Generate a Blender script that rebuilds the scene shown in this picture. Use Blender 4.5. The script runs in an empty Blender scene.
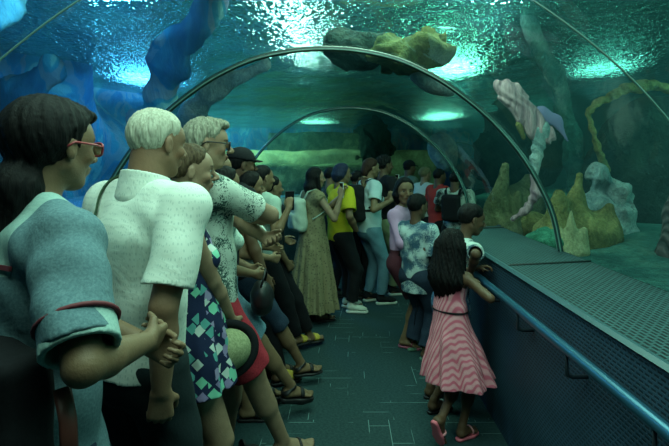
import bpy, math, random
import numpy as np
from mathutils import Vector, Matrix
try:
    import openvdb as vdb
except ImportError:
    import pyopenvdb as vdb
S = bpy.context.scene
COL = S.collection
R = math.radians
rnd = random.Random(7)

# ------------------------------------------------------------------ camera, world, light, exposure
FOC = 483.0
EYE = 1.57
def W(px, py, d):
    """a point of the place at distance d in front of the viewer (estimate from the photograph)"""
    return ((px - 345) / FOC * d, d, EYE - (py - 167) / FOC * d)
cd = bpy.data.cameras.new('camera'); cam = bpy.data.objects.new('camera', cd); COL.objects.link(cam)
cam.location = (0, 0, EYE); cam.rotation_euler = (R(90), 0, 0)
cd.sensor_width = 36; cd.lens = FOC / 669 * 36
cd.shift_x = -(345 - 334.5) / 669; cd.shift_y = -(223 - 167) / 669
cd.clip_start = .05; cd.clip_end = 100
S.camera = cam
wd = bpy.data.worlds.new('world'); S.world = wd; wd.use_nodes = True
wd.node_tree.nodes['Background'].inputs[0].default_value = (.02, .12, .13, 1)
wd.node_tree.nodes['Background'].inputs[1].default_value = .25
S.view_settings.view_transform = 'Standard'; S.view_settings.look = 'None'
S.view_settings.exposure = 0.0; S.view_settings.gamma = 1; S.view_settings.use_curve_mapping = False
S.cycles.use_denoising = True
S.cycles.caustics_reflective = False; S.cycles.caustics_refractive = False
S.cycles.max_bounces = 8; S.cycles.transparent_max_bounces = 16; S.cycles.volume_bounces = 0
S.cycles.sample_clamp_indirect = 4

def area(name, loc, size, power, col, aim=None, up=False, spread=180):
    l = bpy.data.lights.new(name, 'AREA'); l.shape = 'ELLIPSE'
    l.size, l.size_y = size; l.energy = power; l.color = col; l.spread = R(spread)
    o = bpy.data.objects.new(name, l); COL.objects.link(o); o.location = loc
    if aim is not None:
        o.rotation_euler = (Vector(aim) - Vector(loc)).to_track_quat('-Z', 'Y').to_euler()
    elif up:
        o.rotation_euler = (math.pi, 0, 0)
    return o
SURF = 3.2
HAZE = .024
# tank lights just under the water, over and beside the tunnel; wall-aimed ones added
area('tank_lamp', (.1, 1.0, 3.1), (3.0, 2.4), 95, (.62, 1, .80))
area('tank_lamp', (.3, 3.7, 3.1), (2.2, 1.4), 75, (.55, 1, .72))
area('tank_lamp', (4.6, 4.5, 3.0), (1.2, 2.2), 60, (.25, 1, .70), aim=(2.2, 6.5, 1.0))
area('tank_lamp', (-3.0, 7.6, 3.1), (1.4, 2.8), 115, (.09, .44, .90))
area('tank_lamp', (-2.6, 3.2, 3.12), (1.4, 1.4), 45, (.12, .55, .95), aim=(-4.2, 5.0, 2.2))  # unseen blue light added to brighten the left rock wall
area('tank_lamp', (-3.2, 1.2, 3.0), (1.2, 1.6), 34, (.12, .55, 1), aim=(-4.6, 3.2, 1.8))  # second unseen blue light, added for the nearer left wall
area('tank_lamp', (3.4, 1.2, 3.0), (1.4, 1.6), 40, (.25, 1, .75), aim=(3.0, 4.6, .8))
area('tank_lamp', (3.5, 10.5, 3.05), (2.0, 2.0), 45, (.25, 1, .65))
area('tank_lamp', (-2.5, 12.5, 3.05), (3.5, 2.5), 210, (.30, 1, .62))
area('tank_lamp', (-4.2, 17.6, 3.0), (1.6, 1.0), 90, (.06, .5, 1), aim=(-4.6, 20.3, 2.0))  # added light that turns the far wall bright blue
# added unseen lights below the rippled surface: their broken reflections make the glitter patches
def glit(px, y0, y1, wpx, power, col, z=2.82, ky=.55):
    d0 = (SURF - EYE) * FOC / (167 - y0); d1 = (SURF - EYE) * FOC / (167 - y1)
    dm = (SURF - EYE) * FOC / (167 - (y0 + y1) / 2)
    area('added_glitter_light', ((px - 345) / FOC * dm, (d0 + d1) / 2, z), (wpx / FOC * dm * .55, (d1 - d0) * ky), power, col, up=True)
glit(143, 70, 93, 84, 85, (.14, .50, 1))
glit(102, -14, 6, 45, 26, (.25, .80, 1))
glit(290, -30, 74, 7, 48, (.75, 1, .95), ky=.9)
glit(455, 58, 86, 80, 62, (.30, 1, .72))
glit(490, -22, 4, 50, 40, (.6, 1, .9))
glit(442, 111, 124, 66, 62, (.35, 1, .75))
glit(610, 58, 84, 90, 16, (.25, .9, .75))
glit(316, 120, 126, 56, 42, (.35, 1, .75))

# ------------------------------------------------------------------ tagging
def tag(o, label=None, cat=None, group=None, kind=None):
    if label: o['label'] = label
    if cat: o['category'] = cat
    if group: o['group'] = group
    if kind: o['kind'] = kind
    return o
def empty(name, loc=(0, 0, 0), rz=0):
    o = bpy.data.objects.new(name, None); COL.objects.link(o)
    o.location = loc; o.rotation_euler = (0, 0, rz); o.empty_display_size = .1
    return o
def mesh_obj(name, V, F, mat, parent=None, smooth=True, uv=None, col=None):
    V = np.asarray(V, np.float32); me = bpy.data.meshes.new(name)
    if isinstance(F, np.ndarray) and F.ndim == 2:
        n, k = F.shape
        me.vertices.add(len(V)); me.vertices.foreach_set('co', V.ravel())
        me.loops.add(n * k); me.loops.foreach_set('vertex_index', F.astype(np.int32).ravel())
        me.polygons.add(n); me.polygons.foreach_set('loop_start', np.arange(0, n * k, k, dtype=np.int32))
        me.update(calc_edges=True)
    else:
        me.from_pydata([tuple(map(float, v)) for v in V], [], [tuple(int(i) for i in f) for f in F]); me.update()
    me.validate()
    if smooth: me.polygons.foreach_set('use_smooth', np.ones(len(me.polygons), bool))
    if uv is not None:
        l = me.uv_layers.new(name='UVMap'); idx = np.empty(len(me.loops), np.int32)
        me.loops.foreach_get('vertex_index', idx)
        l.data.foreach_set('uv', np.asarray(uv, np.float32)[idx].ravel())
    if col is not None:
        a = me.color_attributes.new('tint', 'FLOAT_COLOR', 'POINT')
        a.data.foreach_set('color', np.asarray(col, np.float32).ravel())
    if mat is not None: me.materials.append(mat)
    o = bpy.data.objects.new(name, me); COL.objects.link(o)
    if parent is not None: o.parent = parent
    return o

# ------------------------------------------------------------------ materials
class N:
    def __init__(s, name):
        s.m = bpy.data.materials.new(name); s.m.use_nodes = True; s.t = s.m.node_tree
        s.n = s.t.nodes; s.b = s.n['Principled BSDF']; s.out = s.n['Material Output']
    def add(s, typ, ins=None, **kw):
        x = s.n.new(typ)
        for k, v in kw.items(): setattr(x, k, v)
        for k, v in (ins or {}).items():
            if hasattr(v, 'is_output'): s.t.links.new(v, x.inputs[k])
            else: x.inputs[k].default_value = v
        return x
    def link(s, a, b): s.t.links.new(a, b)
    def ramp(s, fac, stops, interp='LINEAR'):
        x = s.n.new('ShaderNodeValToRGB'); x.color_ramp.interpolation = interp
        e = x.color_ramp.elements
        while len(e) < len(stops): e.new(.5)
        for i, (p, c) in enumerate(stops):
            e[i].position = p; e[i].color = c if len(c) == 4 else (*c, 1)
        s.link(fac, x.inputs[0]); return x.outputs[0]
    def obj(s, scale=(1, 1, 1)):
        tc = s.n.new('ShaderNodeTexCoord'); mp = s.add('ShaderNodeMapping', {'Vector': tc.outputs['Object'], 'Scale': scale})
        return mp.outputs[0]
    def mix(s, f, a, b, mode='MIX'):
        x = s.n.new('ShaderNodeMix'); x.data_type = 'RGBA'; x.blend_type = mode
        for k, v in ((0, f), (6, a), (7, b)):
            if hasattr(v, 'is_output'): s.link(v, x.inputs[k])
            elif k and len(v) == 3: x.inputs[k].default_value = (*v, 1)
            else: x.inputs[k].default_value = v
        return x.outputs[2]
    def bump(s, h, dist=.01, st=1.0):
        x = s.add('ShaderNodeBump', {'Height': h, 'Distance': dist, 'Strength': st})
        s.link(x.outputs[0], s.b.inputs['Normal'])
    def noise(s, vec, scale, detail=3, rough=.5, dist=0):
        return s.add('ShaderNodeTexNoise', {'Vector': vec, 'Scale': scale, 'Detail': detail, 'Roughness': rough, 'Distortion': dist})
    def base(s, c, rough=.8, metal=0, spec=.5):
        if hasattr(c, 'is_output'): s.link(c, s.b.inputs['Base Color'])
        else: s.b.inputs['Base Color'].default_value = (*c, 1)
        s.b.inputs['Roughness'].default_value = rough; s.b.inputs['Metallic'].default_value = metal
        s.b.inputs['Specular IOR Level'].default_value = spec
_mc = {}
def plain(name, c, rough=.7, metal=0, spec=.5):
    if name not in _mc:
        m = N(name); m.base(c, rough, metal, spec); _mc[name] = m.m
    return _mc[name]
def cloth(name, c, c2=None, scale=220, rough=.9, streak=None):
    """woven cloth: base colour with thread variation and soft creases"""
    if name in _mc: return _mc[name]
    m = N(name); v = m.obj(streak or (1, 1, 1))
    n = m.noise(v, scale, 2, .7)
    c2 = c2 or tuple(x * .72 for x in c)
    m.base(m.ramp(n.outputs[0], [(.35, c2), (.65, c)]), rough, spec=.2)
    n2 = m.noise(m.obj(), 11, 4, .6, .4)
    h = m.add('ShaderNodeMath', {0: n2.outputs[0], 1: 1.0}, operation='MULTIPLY')
    m.bump(h.outputs[0], .010, .5); _mc[name] = m.m; return m.m
def skin_mat(name, c):
    if name in _mc: return _mc[name]
    m = N(name); n = m.noise(m.obj(), 25, 4, .6)
    a = m.n.new('ShaderNodeVertexColor'); a.layer_name = 'tint'
    cc = m.ramp(n.outputs[0], [(.3, tuple(x * .86 for x in c)), (.7, tuple(min(1, x * 1.08) for x in c))])
    m.base(m.mix(1.0, cc, a.outputs[0], 'MULTIPLY'), .52, spec=.35)
    n2 = m.noise(m.obj(), 160, 3, .6); m.bump(n2.outputs[0], .002, .5); _mc[name] = m.m; return m.m
def hair_mat(name, c, c2):
    if name in _mc: return _mc[name]
    m = N(name); v = m.obj((1, 1, .13)); n = m.noise(v, 170, 3, .6, .6)
    m.base(m.ramp(n.outputs[0], [(.35, c), (.72, c2)]), .65, spec=.15)
    m.bump(n.outputs[0], .003, .8); _mc[name] = m.m; return m.m
def print_mat(name, bg, cols, scale=30, metric='MANHATTAN', cover=.5, rot=(0, 0, 0)):
    """printed cloth: angular patches of several colours on a ground"""
    if name in _mc: return _mc[name]
    m = N(name); tc = m.n.new('ShaderNodeTexCoord')
    mp = m.add('ShaderNodeMapping', {'Vector': tc.outputs['Object'], 'Rotation': rot})
    vo = m.add('ShaderNodeTexVoronoi', {'Vector': mp.outputs[0], 'Scale': scale, 'Randomness': .9}, distance=metric)
    k = len(cols); sep = m.add('ShaderNodeSeparateColor', {0: vo.outputs['Color']})
    pal = m.ramp(sep.outputs[0], [(i / k, c) for i, c in enumerate(cols)], 'CONSTANT')
    ln = m.add('ShaderNodeMath', {0: vo.outputs['Distance'], 1: cover}, operation='LESS_THAN')
    m.base(m.mix(ln.outputs[0], bg, pal), .85, spec=.2)
    n2 = m.noise(m.obj(), 11, 4, .6, .4); m.bump(n2.outputs[0], .010, .5); _mc[name] = m.m; return m.m
def leaf_print_mat(name, bg, fg, scale=9, thr=.56):
    """cloth with sprays of dark leaves on a pale ground"""
    if name in _mc: return _mc[name]
    m = N(name); v = m.obj()
    a = m.noise(v, scale, 1, .5); b = m.noise(v, scale * 7, 2, .7, 2.5)
    mu = m.add('ShaderNodeMath', {0: a.outputs[0], 1: b.outputs[0]}, operation='ADD')
    f = m.add('ShaderNodeMath', {0: mu.outputs[0], 1: thr * 2}, operation='GREATER_THAN')
    m.base(m.mix(f.outputs[0], bg, fg), .88, spec=.2)
    n2 = m.noise(m.obj(), 11, 4, .6, .4); m.bump(n2.outputs[0], .010, .5); _mc[name] = m.m; return m.m

# ------------------------------------------------------------------ signed distance modelling
def v3(*a): return np.array(a, np.float32)
def unit(v):
    v = np.asarray(v, np.float32); n = np.linalg.norm(v); return v / (n if n > 1e-9 else 1)
class Cone:
    """tapered limb from a to b, oval across the side axis by ratio, optionally cut by planes (point, outward normal)"""
    def __init__(s, a, b, ra, rb, side=None, ratio=1.0, cuts=()):
        s.a = np.asarray(a, np.float32); s.b = np.asarray(b, np.float32); s.ra = ra; s.rb = rb; s.cuts = list(cuts)
        s.ratio = ratio; s.side = None
        if side is not None and abs(ratio - 1) > 1e-3:
            ax = unit(s.b - s.a); u = np.asarray(side, np.float32); u = u - ax * np.dot(u, ax); s.side = unit(u)
    def bb(s):
        r = max(s.ra, s.rb) * max(1, s.ratio)
        return np.minimum(s.a, s.b) - r, np.maximum(s.a, s.b) + r
    def ev(s, X, Y, Z, off=0):
        ab = s.b - s.a; L2 = float(ab @ ab) + 1e-12
        px, py, pz = X - s.a[0], Y - s.a[1], Z - s.a[2]
        t = np.clip((px * ab[0] + py * ab[1] + pz * ab[2]) / L2, 0, 1)
        qx, qy, qz = px - t * ab[0], py - t * ab[1], pz - t * ab[2]
        if s.side is not None:
            u = s.side; c = (qx * u[0] + qy * u[1] + qz * u[2]) * (1 / s.ratio - 1)
            qx = qx + c * u[0]; qy = qy + c * u[1]; qz = qz + c * u[2]
        d = np.sqrt(qx * qx + qy * qy + qz * qz) - (s.ra + (s.rb - s.ra) * t) - off
        for p, n in s.cuts:
            n = unit(n); d = np.maximum(d, (X - p[0]) * n[0] + (Y - p[1]) * n[1] + (Z - p[2]) * n[2])
        return d
class Ell:
    def __init__(s, c, r, M=None, cuts=()):
        s.c = np.asarray(c, np.float32); s.r = np.asarray(r, np.float32); s.M = M; s.cuts = list(cuts)
    def bb(s):
        r = max(s.r); return s.c - r, s.c + r
    def ev(s, X, Y, Z, off=0):
        px, py, pz = X - s.c[0], Y - s.c[1], Z - s.c[2]
        if s.M is not None:
            M = s.M
            px, py, pz = (px * M[0, 0] + py * M[1, 0] + pz * M[2, 0], px * M[0, 1] + py * M[1, 1] + pz * M[2, 1], px * M[0, 2] + py * M[1, 2] + pz * M[2, 2])
        r = s.r + off
        k0 = np.sqrt((px / r[0]) ** 2 + (py / r[1]) ** 2 + (pz / r[2]) ** 2)
        k1 = np.sqrt((px / r[0] ** 2) ** 2 + (py / r[1] ** 2) ** 2 + (pz / r[2] ** 2) ** 2) + 1e-6
        d = k0 * (k0 - 1) / k1
        for p, n in s.cuts:
            n = unit(n); d = np.maximum(d, (X - p[0]) * n[0] + (Y - p[1]) * n[1] + (Z - p[2]) * n[2])
        return d
class Box:
    def __init__(s, c, h, M=None, r=.01):
        s.c = np.asarray(c, np.float32); s.h = np.asarray(h, np.float32); s.M = M; s.rr = r
    def bb(s):
        r = float(np.linalg.norm(s.h)); return s.c - r, s.c + r
    def ev(s, X, Y, Z, off=0):
        px, py, pz = X - s.c[0], Y - s.c[1], Z - s.c[2]
        if s.M is not None:
            M = s.M
            px, py, pz = (px * M[0, 0] + py * M[1, 0] + pz * M[2, 0], px * M[0, 1] + py * M[1, 1] + pz * M[2, 1], px * M[0, 2] + py * M[1, 2] + pz * M[2, 2])
        h = s.h - s.rr
        ax, ay, az = np.abs(px) - h[0], np.abs(py) - h[1], np.abs(pz) - h[2]
        return np.sqrt(np.maximum(ax, 0) ** 2 + np.maximum(ay, 0) ** 2 + np.maximum(az, 0) ** 2) + np.minimum(np.maximum(ax, np.maximum(ay, az)), 0) - s.rr - off
class Skirt:
    """hanging cloth round an axis: radii go from top to hem, folds deepen downwards"""
    def __init__(s, ct, cb, rt, rb, ratio, folds, depth, ph=0., side=(0, 1, 0)):
        s.ct = np.asarray(ct, np.float32); s.cb = np.asarray(cb, np.float32); s.rt = rt; s.rb = rb; s.ratio = ratio
        s.n = folds; s.dp = depth; s.ph = ph; s.sd = unit(side)
    def bb(s):
        r = max(s.rt, s.rb) * max(1, s.ratio) * 1.15; lo = np.minimum(s.ct, s.cb); hi = np.maximum(s.ct, s.cb)
        return lo - (r, r, .0), hi + (r, r, .0)
    def ev(s, X, Y, Z, off=0):
        t = np.clip((s.ct[2] - Z) / (s.ct[2] - s.cb[2]), -.1, 1.1)
        cx = s.ct[0] + (s.cb[0] - s.ct[0]) * t; cy = s.ct[1] + (s.cb[1] - s.ct[1]) * t
        dx = X - cx; dy = Y - cy; u = dx * s.sd[0] + dy * s.sd[1]; w = dx * s.sd[1] - dy * s.sd[0]
        rr = np.sqrt((u / s.ratio) ** 2 + w ** 2) + 1e-6; th = np.arctan2(u / s.ratio, w)
        tt = np.clip(t, 0, 1)
        rad = (s.rt + (s.rb - s.rt) * tt ** .8) * (1 + s.dp * tt * (np.sin(s.n * th + s.ph + 1.5 * np.sin(th * 2 + s.ph)) + .35 * np.sin((2 * s.n + 1) * th + 2.0)))
        return np.maximum((rr - rad) * .85 - off, np.maximum(Z - s.ct[2], s.cb[2] - Z))
def smin(a, b, k):
    if k <= 0: return np.minimum(a, b)
    h = np.maximum(k - np.abs(a - b), 0) / k
    return np.minimum(a, b) - h * h * k * .25
def wob(X, Y, Z, f, seed=0.):
    a = np.sin(f * X + 1.7 * np.sin(f * .7 * Y + seed) + seed) * np.sin(f * Z * .8 + 1.3 * np.sin(f * .6 * X + 2 * seed) + seed * 3)
    return a + .5 * np.sin(f * 1.9 * Z + 2.1 * np.sin(f * 1.1 * Y + seed) + 1.1 * f * X)
class Field:
    def __init__(s, lo, hi, vx):
        s.vx = vx; s.lo = np.asarray(lo, np.float32) - 4 * vx; n = np.ceil((np.asarray(hi) + 4 * vx - s.lo) / vx).astype(int) + 1
        s.n = n; s.a = np.full(tuple(n), .08, np.float32)
    @staticmethod
    def around(prims, vx, pad=.02):
        bs = [p.bb() for p in prims]
        return Field(np.min([b[0] for b in bs], 0) - pad, np.max([b[1] for b in bs], 0) + pad, vx)
    def blk(s, lo=None, hi=None):
        if lo is None: i0 = np.zeros(3, int); i1 = s.n.copy()
        else:
            i0 = np.clip(np.floor((lo - s.lo) / s.vx).astype(int), 0, s.n); i1 = np.clip(np.ceil((hi - s.lo) / s.vx).astype(int) + 1, 0, s.n)
        sl = tuple(slice(a, b) for a, b in zip(i0, i1))
        ax = [(s.lo[k] + np.arange(i0[k], i1[k], dtype=np.float32) * s.vx).astype(np.float32) for k in range(3)]
        return sl, ax[0][:, None, None], ax[1][None, :, None], ax[2][None, None, :]
    def add(s, p, k=.012, off=0):
        lo, hi = p.bb(); m = k + 3 * s.vx + max(off, 0); sl, X, Y, Z = s.blk(lo - m, hi + m)
        if s.a[sl].size: s.a[sl] = smin(s.a[sl], p.ev(X, Y, Z, off), k)
        return s
    def sub(s, p, k=.006, off=0):
        lo, hi = p.bb(); m = k + 3 * s.vx + max(off, 0); sl, X, Y, Z = s.blk(lo - m, hi + m)
        if s.a[sl].size: s.a[sl] = -smin(-s.a[sl], p.ev(X, Y, Z, off), k)
        return s
    def cut(s, p, n):
        n = unit(n); sl, X, Y, Z = s.blk()
        s.a = np.maximum(s.a, (X - p[0]) * n[0] + (Y - p[1]) * n[1] + (Z - p[2]) * n[2]); return s
    def fn(s, f):
        sl, X, Y, Z = s.blk(); s.a = f(s.a, X, Y, Z).astype(np.float32); return s
    def mesh(s):
        g = vdb.FloatGrid(background=.08); g.copyFromArray(np.ascontiguousarray(np.clip(s.a, -.08, .08)))
        P, Q = g.convertToQuads(isovalue=0.0)
        Q = Q.astype(np.int64); lab = np.arange(len(P))
        for _ in range(60):                      # keep only the large connected pieces
            mn = lab[Q].min(1); new = lab.copy(); np.minimum.at(new, Q.ravel(), np.repeat(mn, 4)); new = new[new]
            if (new == lab).all(): break
            lab = new
        cnt = np.bincount(lab, minlength=len(P)); keep = cnt[lab] >= max(40, .04 * cnt.max())
        if not keep.all():
            idx = np.cumsum(keep) - 1; Q = idx[Q[keep[Q[:, 0]]]]; P = P[keep]
        return P * s.vx + s.lo, Q[:, ::-1]
    def obj(s, name, mat, parent=None, tint=None):
        P, Q = s.mesh()
        o = mesh_obj(name, P, Q.astype(np.int32), mat, parent, col=(tint(P) if tint else None)); return o
def sdf_obj(name, prims, vx, mat, parent=None, k=.01, wobble=0, wf=30, seed=0., pad=.03):
    f = Field.around(prims, vx, pad)
    for p in prims: f.add(p, k)
    if wobble: f.fn(lambda a, X, Y, Z: a + wobble * wob(X, Y, Z, wf, seed))
    return f.obj(name, mat, parent)

# ------------------------------------------------------------------ plain mesh helpers
def tube_mesh(pts, r, n=10, closed=False, flat=1.0, up=(0, 0, 1)):
    P = [np.asarray(p, float) for p in pts]; V = []; F = []; m = len(P)
    rs = r if hasattr(r, '__len__') else [r] * m
    for i, p in enumerate(P):
        a = P[(i - 1) % m] if (closed or i > 0) else p; b = P[(i + 1) % m] if (closed or i < m - 1) else p
        t = unit(b - a); u = np.asarray(up, float); u = u - t * np.dot(u, t)
        if np.linalg.norm(u) < 1e-3: u = np.cross(t, (1, 0, .3))
        u = unit(u); w = np.cross(t, u)
        for k in range(n):
            th = 2 * math.pi * k / n; V.append(p + rs[i] * (math.cos(th) * u * flat + math.sin(th) * w))
    for i in range(m if closed else m - 1):
        j = (i + 1) % m
        for k in range(n): F.append((i * n + k, i * n + (k + 1) % n, j * n + (k + 1) % n, j * n + k))
    if not closed:
        F.append(tuple(range(n))[::-1]); F.append(tuple((m - 1) * n + k for k in range(n)))
    return V, F
def tube(name, pts, r, mat, parent=None, n=10, closed=False, flat=1.0, up=(0, 0, 1)):
    V, F = tube_mesh(pts, r, n, closed, flat, up); return mesh_obj(name, V, F, mat, parent)
def box_mesh(c, h, M=None):
    V = []
    for x in (-1, 1):
        for y in (-1, 1):
            for z in (-1, 1):
                q = np.array((x * h[0], y * h[1], z * h[2]), float); V.append((M @ q if M is not None else q) + np.asarray(c))
    return V, [(0, 1, 3, 2), (4, 6, 7, 5), (0, 4, 5, 1), (2, 3, 7, 6), (0, 2, 6, 4), (1, 5, 7, 3)]
def box(name, c, h, mat, parent=None, M=None, bev=0):
    V, F = box_mesh(c, h, M); o = mesh_obj(name, V, F, mat, parent, smooth=False)
    if bev:
        b = o.modifiers.new('bevel', 'BEVEL'); b.width = bev; b.segments = 3
    return o

# ------------------------------------------------------------------ people
def rotm(yaw=0, pitch=0, roll=0):
    """columns: forward, left, up. pitch > 0 looks down, roll > 0 leans to the right shoulder"""
    return np.array(Matrix.Rotation(R(yaw), 3, 'Z') @ Matrix.Rotation(R(pitch), 3, 'Y') @ Matrix.Rotation(R(roll), 3, 'X'), np.float32)
def ik(a, t, l1, l2, pole):
    a = np.asarray(a, float); t = np.asarray(t, float); d = t - a; L = np.linalg.norm(d); m = (l1 + l2) * .998
    if L > m: t = a + d / L * m; L = m
    L = max(L, abs(l1 - l2) * 1.02 + 1e-4); u = unit(d); p = np.asarray(pole, float); p = unit(p - u * np.dot(p, u))
    x = (l1 * l1 - l2 * l2 + L * L) / (2 * L); h = math.sqrt(max(0, l1 * l1 - x * x))
    return a + u * x + p * h, t
class Person:
    def __init__(s, label, loc, yaw, H, skin, vx=.007, sex='f', kid=False, fat=0, pel=(0, 0), drop=0, lean=(0, 0), tw=0,
                 head=(0, 0, 0), armR=None, armL=None, footR=None, footL=None, cat='person', group=None, curl=(.35, .35),
                 hR=None, hL=None, nR=None, nL=None, detail=True, sole=.02, toes=True, headpush=0):
        s.H = H; s.vx = vx; s.k = H / 1.7; s.sex = sex; s.kid = kid; s.sole = sole
        s.root = empty('person', (loc[0], loc[1], loc[2] if len(loc) > 2 else 0), R(yaw)); tag(s.root, label, cat, group)
        s.yaw = yaw; s.loc = np.array((loc[0], loc[1], 0.)); s.Mw = rotm(yaw)
        hh = (.150 if kid else .127) * H; s.hs = hh / .23
        J = s.J = {}
        pz = (.505 if kid else .525) * H - drop
        J['pel'] = v3(pel[0], pel[1], pz)
        up = unit((lean[0], lean[1], 1)); T = s.MT = rotm(tw)
        L = (H - hh * 1.36) - (.505 if kid else .525) * H
        J['ch'] = J['pel'] + up * L; J['wa'] = J['pel'] + up * L * .42
        J['up'] = up; lt = T @ v3(0, 1, 0); fw = T @ v3(1, 0, 0); s.lt = lt; s.fw = fw
        sw = (.118 if sex == 'm' else .103) * H * (.92 if kid else 1)
        J['sR'] = J['ch'] - lt * sw - up * .012 * H; J['sL'] = J['ch'] + lt * sw - up * .012 * H
        J['nb'] = J['ch'] + up * .02 * H
        J['hd'] = J['ch'] + v3(up[0], up[1], 0) * hh * .6 + fw * (.018 * H + headpush) + v3(0, 0, hh * .86)
        s.MH = rotm(*head)
        l1, l2 = .172 * H, .150 * H
        for sd, tgt, hv, nv, sg in (('R', armR, hR, nR, -1), ('L', armL, hL, nL, 1)):
            a = J['s' + sd]
            if tgt is None: w = a + v3(.05 * H, sg * .06 * H, -.308 * H); pole = (-1, sg * .3, 0)
            else: w, pole = tgt
            if len(w) == 4: w = s.inv(w[:3])        # world point
            if len(pole) == 4: pole = s.inv(pole[:3]) - a
            e, w = ik(a, w, l1, l2, pole); J['e' + sd] = e; J['w' + sd] = w
            h = unit(w - e) if hv is None else unit(hv); n = v3(0, -sg, 0) if nv is None else unit(nv)
            n = unit(n - h * np.dot(h, n)); J['h' + sd] = h; J['n' + sd] = n; J['t' + sd] = np.cross(h, n) * (-sg)
        for sd, ft, sg in (('R', footR, -1), ('L', footL, 1)):
            hip = J['pel'] + T @ v3(0, sg * .052 * H, -.01 * H); J['hip' + sd] = hip
            if ft is None: ft = (pel[0] * 0, sg * .07 * H, 0, sg * 8)
            fx, fy, fz, fyaw = ft[:4]; pit = ft[4] if len(ft) > 4 else 0
            kp = ft[5] if len(ft) > 5 else (1, 0, .1)
            J['M' + sd] = rotm(fyaw, pit)
            ank = v3(fx, fy, fz + .045 * H + sole)
            kn, an = ik(hip, ank, .245 * H, .232 * H, kp); J['k' + sd] = kn; J['a' + sd] = an
        s.prims(fat, curl, toes, detail)
        f = Field.around([p for p, _ in s.body], vx)
        for p, k in s.body: f.add(p, k)
        for p, k in s.subs: f.sub(p, k)
        s.bodyf = f
        s.skin = f.obj('body', skin, s.root, s.tint)
        if detail: s.eyes()
    def inv(s, w):
        return s.Mw.T @ (np.asarray(w, np.float32) - s.loc.astype(np.float32))
    def world(s, p): return s.Mw @ np.asarray(p, np.float32) + s.loc
    def hp(s, p): return s.J['hd'] + s.MH @ (np.asarray(p, np.float32) * s.hs)
    def hE(s, c, r): return Ell(s.hp(c), np.array(r) * s.hs, s.MH)
    def hC(s, a, b, ra, rb, side=None, ratio=1): return Cone(s.hp(a), s.hp(b), ra * s.hs, rb * s.hs, None if side is None else s.MH @ v3(*side), ratio)
    def prims(s, fat, curl, toes, detail):
        J = s.J; H = s.H; k = s.k; B = s.body = []; s.subs = []; lt = s.lt; fw = s.fw; up = J['up']; m = s.sex == 'm'; kd = .88 if s.kid else 1
        lm, sm = .012, .02
        # trunk
        tw = (.066 if m else .060) * H * kd; ww = (.060 if m else .052) * H * kd * (1 + fat * .5); pw = (.062 if m else .066) * H * kd * (1 + fat * .2)
        chest = J['ch'] - up * .075 * H
        B.append((Cone(J['pel'], J['wa'], pw, ww, lt, 1.38), .03)); B.append((Cone(J['wa'], chest, ww, tw, lt, 1.42), .03))
        B.append((Cone(J['ch'] - up * .03 * H - lt * .07 * H, J['ch'] - up * .03 * H + lt * .07 * H, .042 * H * kd, .042 * H * kd), .03))
        if fat > .2: B.append((Ell(J['wa'] + fw * .03 * H, (.075 * H * (1 + fat * .3), .085 * H, .10 * H)), .03))
        if not m and not s.kid:
            for q in (-1, 1): B.append((Ell(J['ch'] - up * .105 * H + fw * .052 * H + lt * q * .045 * H, (.029 * H,) * 3), .02))
        s.tw, s.ww, s.pw = tw, ww, pw
        # neck and trapezius
        nr = (.034 if m else .028) * H * (.85 if s.kid else 1)
        B.append((Cone(J['nb'] - up * .02 * H, s.hp((-.03, 0, -.055)), nr * 1.12, nr), .03))
        for q in ('R', 'L'): B.append((Cone(J['nb'], J['s' + q], .026 * H * kd, .020 * H * kd), .03))
        s.nr = nr
        # head
        hE, hC = s.hE, s.hC
        B += [(hE((-.010, 0, .028), (.096, .075, .086)), sm), (hE((.022, 0, -.035), (.066, .060, .076)), .03),
              (hE((.050, 0, .030), (.045, .058, .050)), .02), (hE((.060, 0, -.094), (.026, .028, .021)), .02)]
        for q in (-1, 1):
            B += [(hC((-.005, q * .050, -.052), (.056, q * .014, -.094), .021, .017), .018),
                  (hE((.062, q * .040, -.026), (.022, .022, .020)), .015),
                  (hE((-.012, q * .079, -.010), (.017, .008, .031)), .004)]
            s.subs.append((hE((.098, q * .032, .004), (.018, .019, .013)), .010))
            s.subs.append((hE((-.006, q * .088, -.006), (.008, .006, .016)), .003))
        B += [(hC((.078, -.030, .021), (.078, .030, .021), .013, .013), .012),
              (hC((.092, 0, .010), (.120, 0, -.027), .008, .0125), .010), (hE((.106, -.012, -.033), (.011, .009, .009)), .006),
              (hE((.106, .012, -.033), (.011, .009, .009)), .006), (hE((.082, 0, -.060), (.018, .026, .020)), .015),
              (hE((.097, 0, -.056), (.009, .022, .0055)), .004), (hE((.094, 0, -.067), (.009, .019, .007)), .004)]
        # arms
        af = (1.0 if m else .88) * kd * (1 + fat * .15)
        for q in ('R', 'L'):
            S_, E_, W_ = J['s' + q], J['e' + q], J['w' + q]
            B += [(Ell(S_ - up * .004 * H, (.037 * H * af,) * 3), .02), (Cone(S_, E_, .030 * H * af, .0235 * H * af), .02)]
            mid = E_ + (W_ - E_) * .3
            B += [(Cone(E_, mid, .0225 * H * af, .0245 * H * af), .01), (Cone(mid, W_, .0245 * H * af, .0155 * H * af), .01)]
            s.hand(q, curl[0] if q == 'R' else curl[1])
        # legs
        for q in ('R', 'L'):
            hp_, K, A = J['hip' + q], J['k' + q], J['a' + q]; M = J['M' + q]; sh = unit(A - K); bk = -M @ v3(1, 0, 0); bk = bk - sh * np.dot(bk, sh)
            lf = (.95 if s.kid else 1.0) * (1 + fat * .1)
            B += [(Cone(hp_, K, .050 * H * lf, .0325 * H * lf), .03), (Cone(K, A, .029 * H * lf, .0195 * H * lf), .015),
                  (Cone(K + (A - K) * .12 + bk * .008 * H, K + (A - K) * .45 + bk * .006 * H, .029 * H * lf, .030 * H * lf), .03)]
            s.foot(q, toes)
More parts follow.
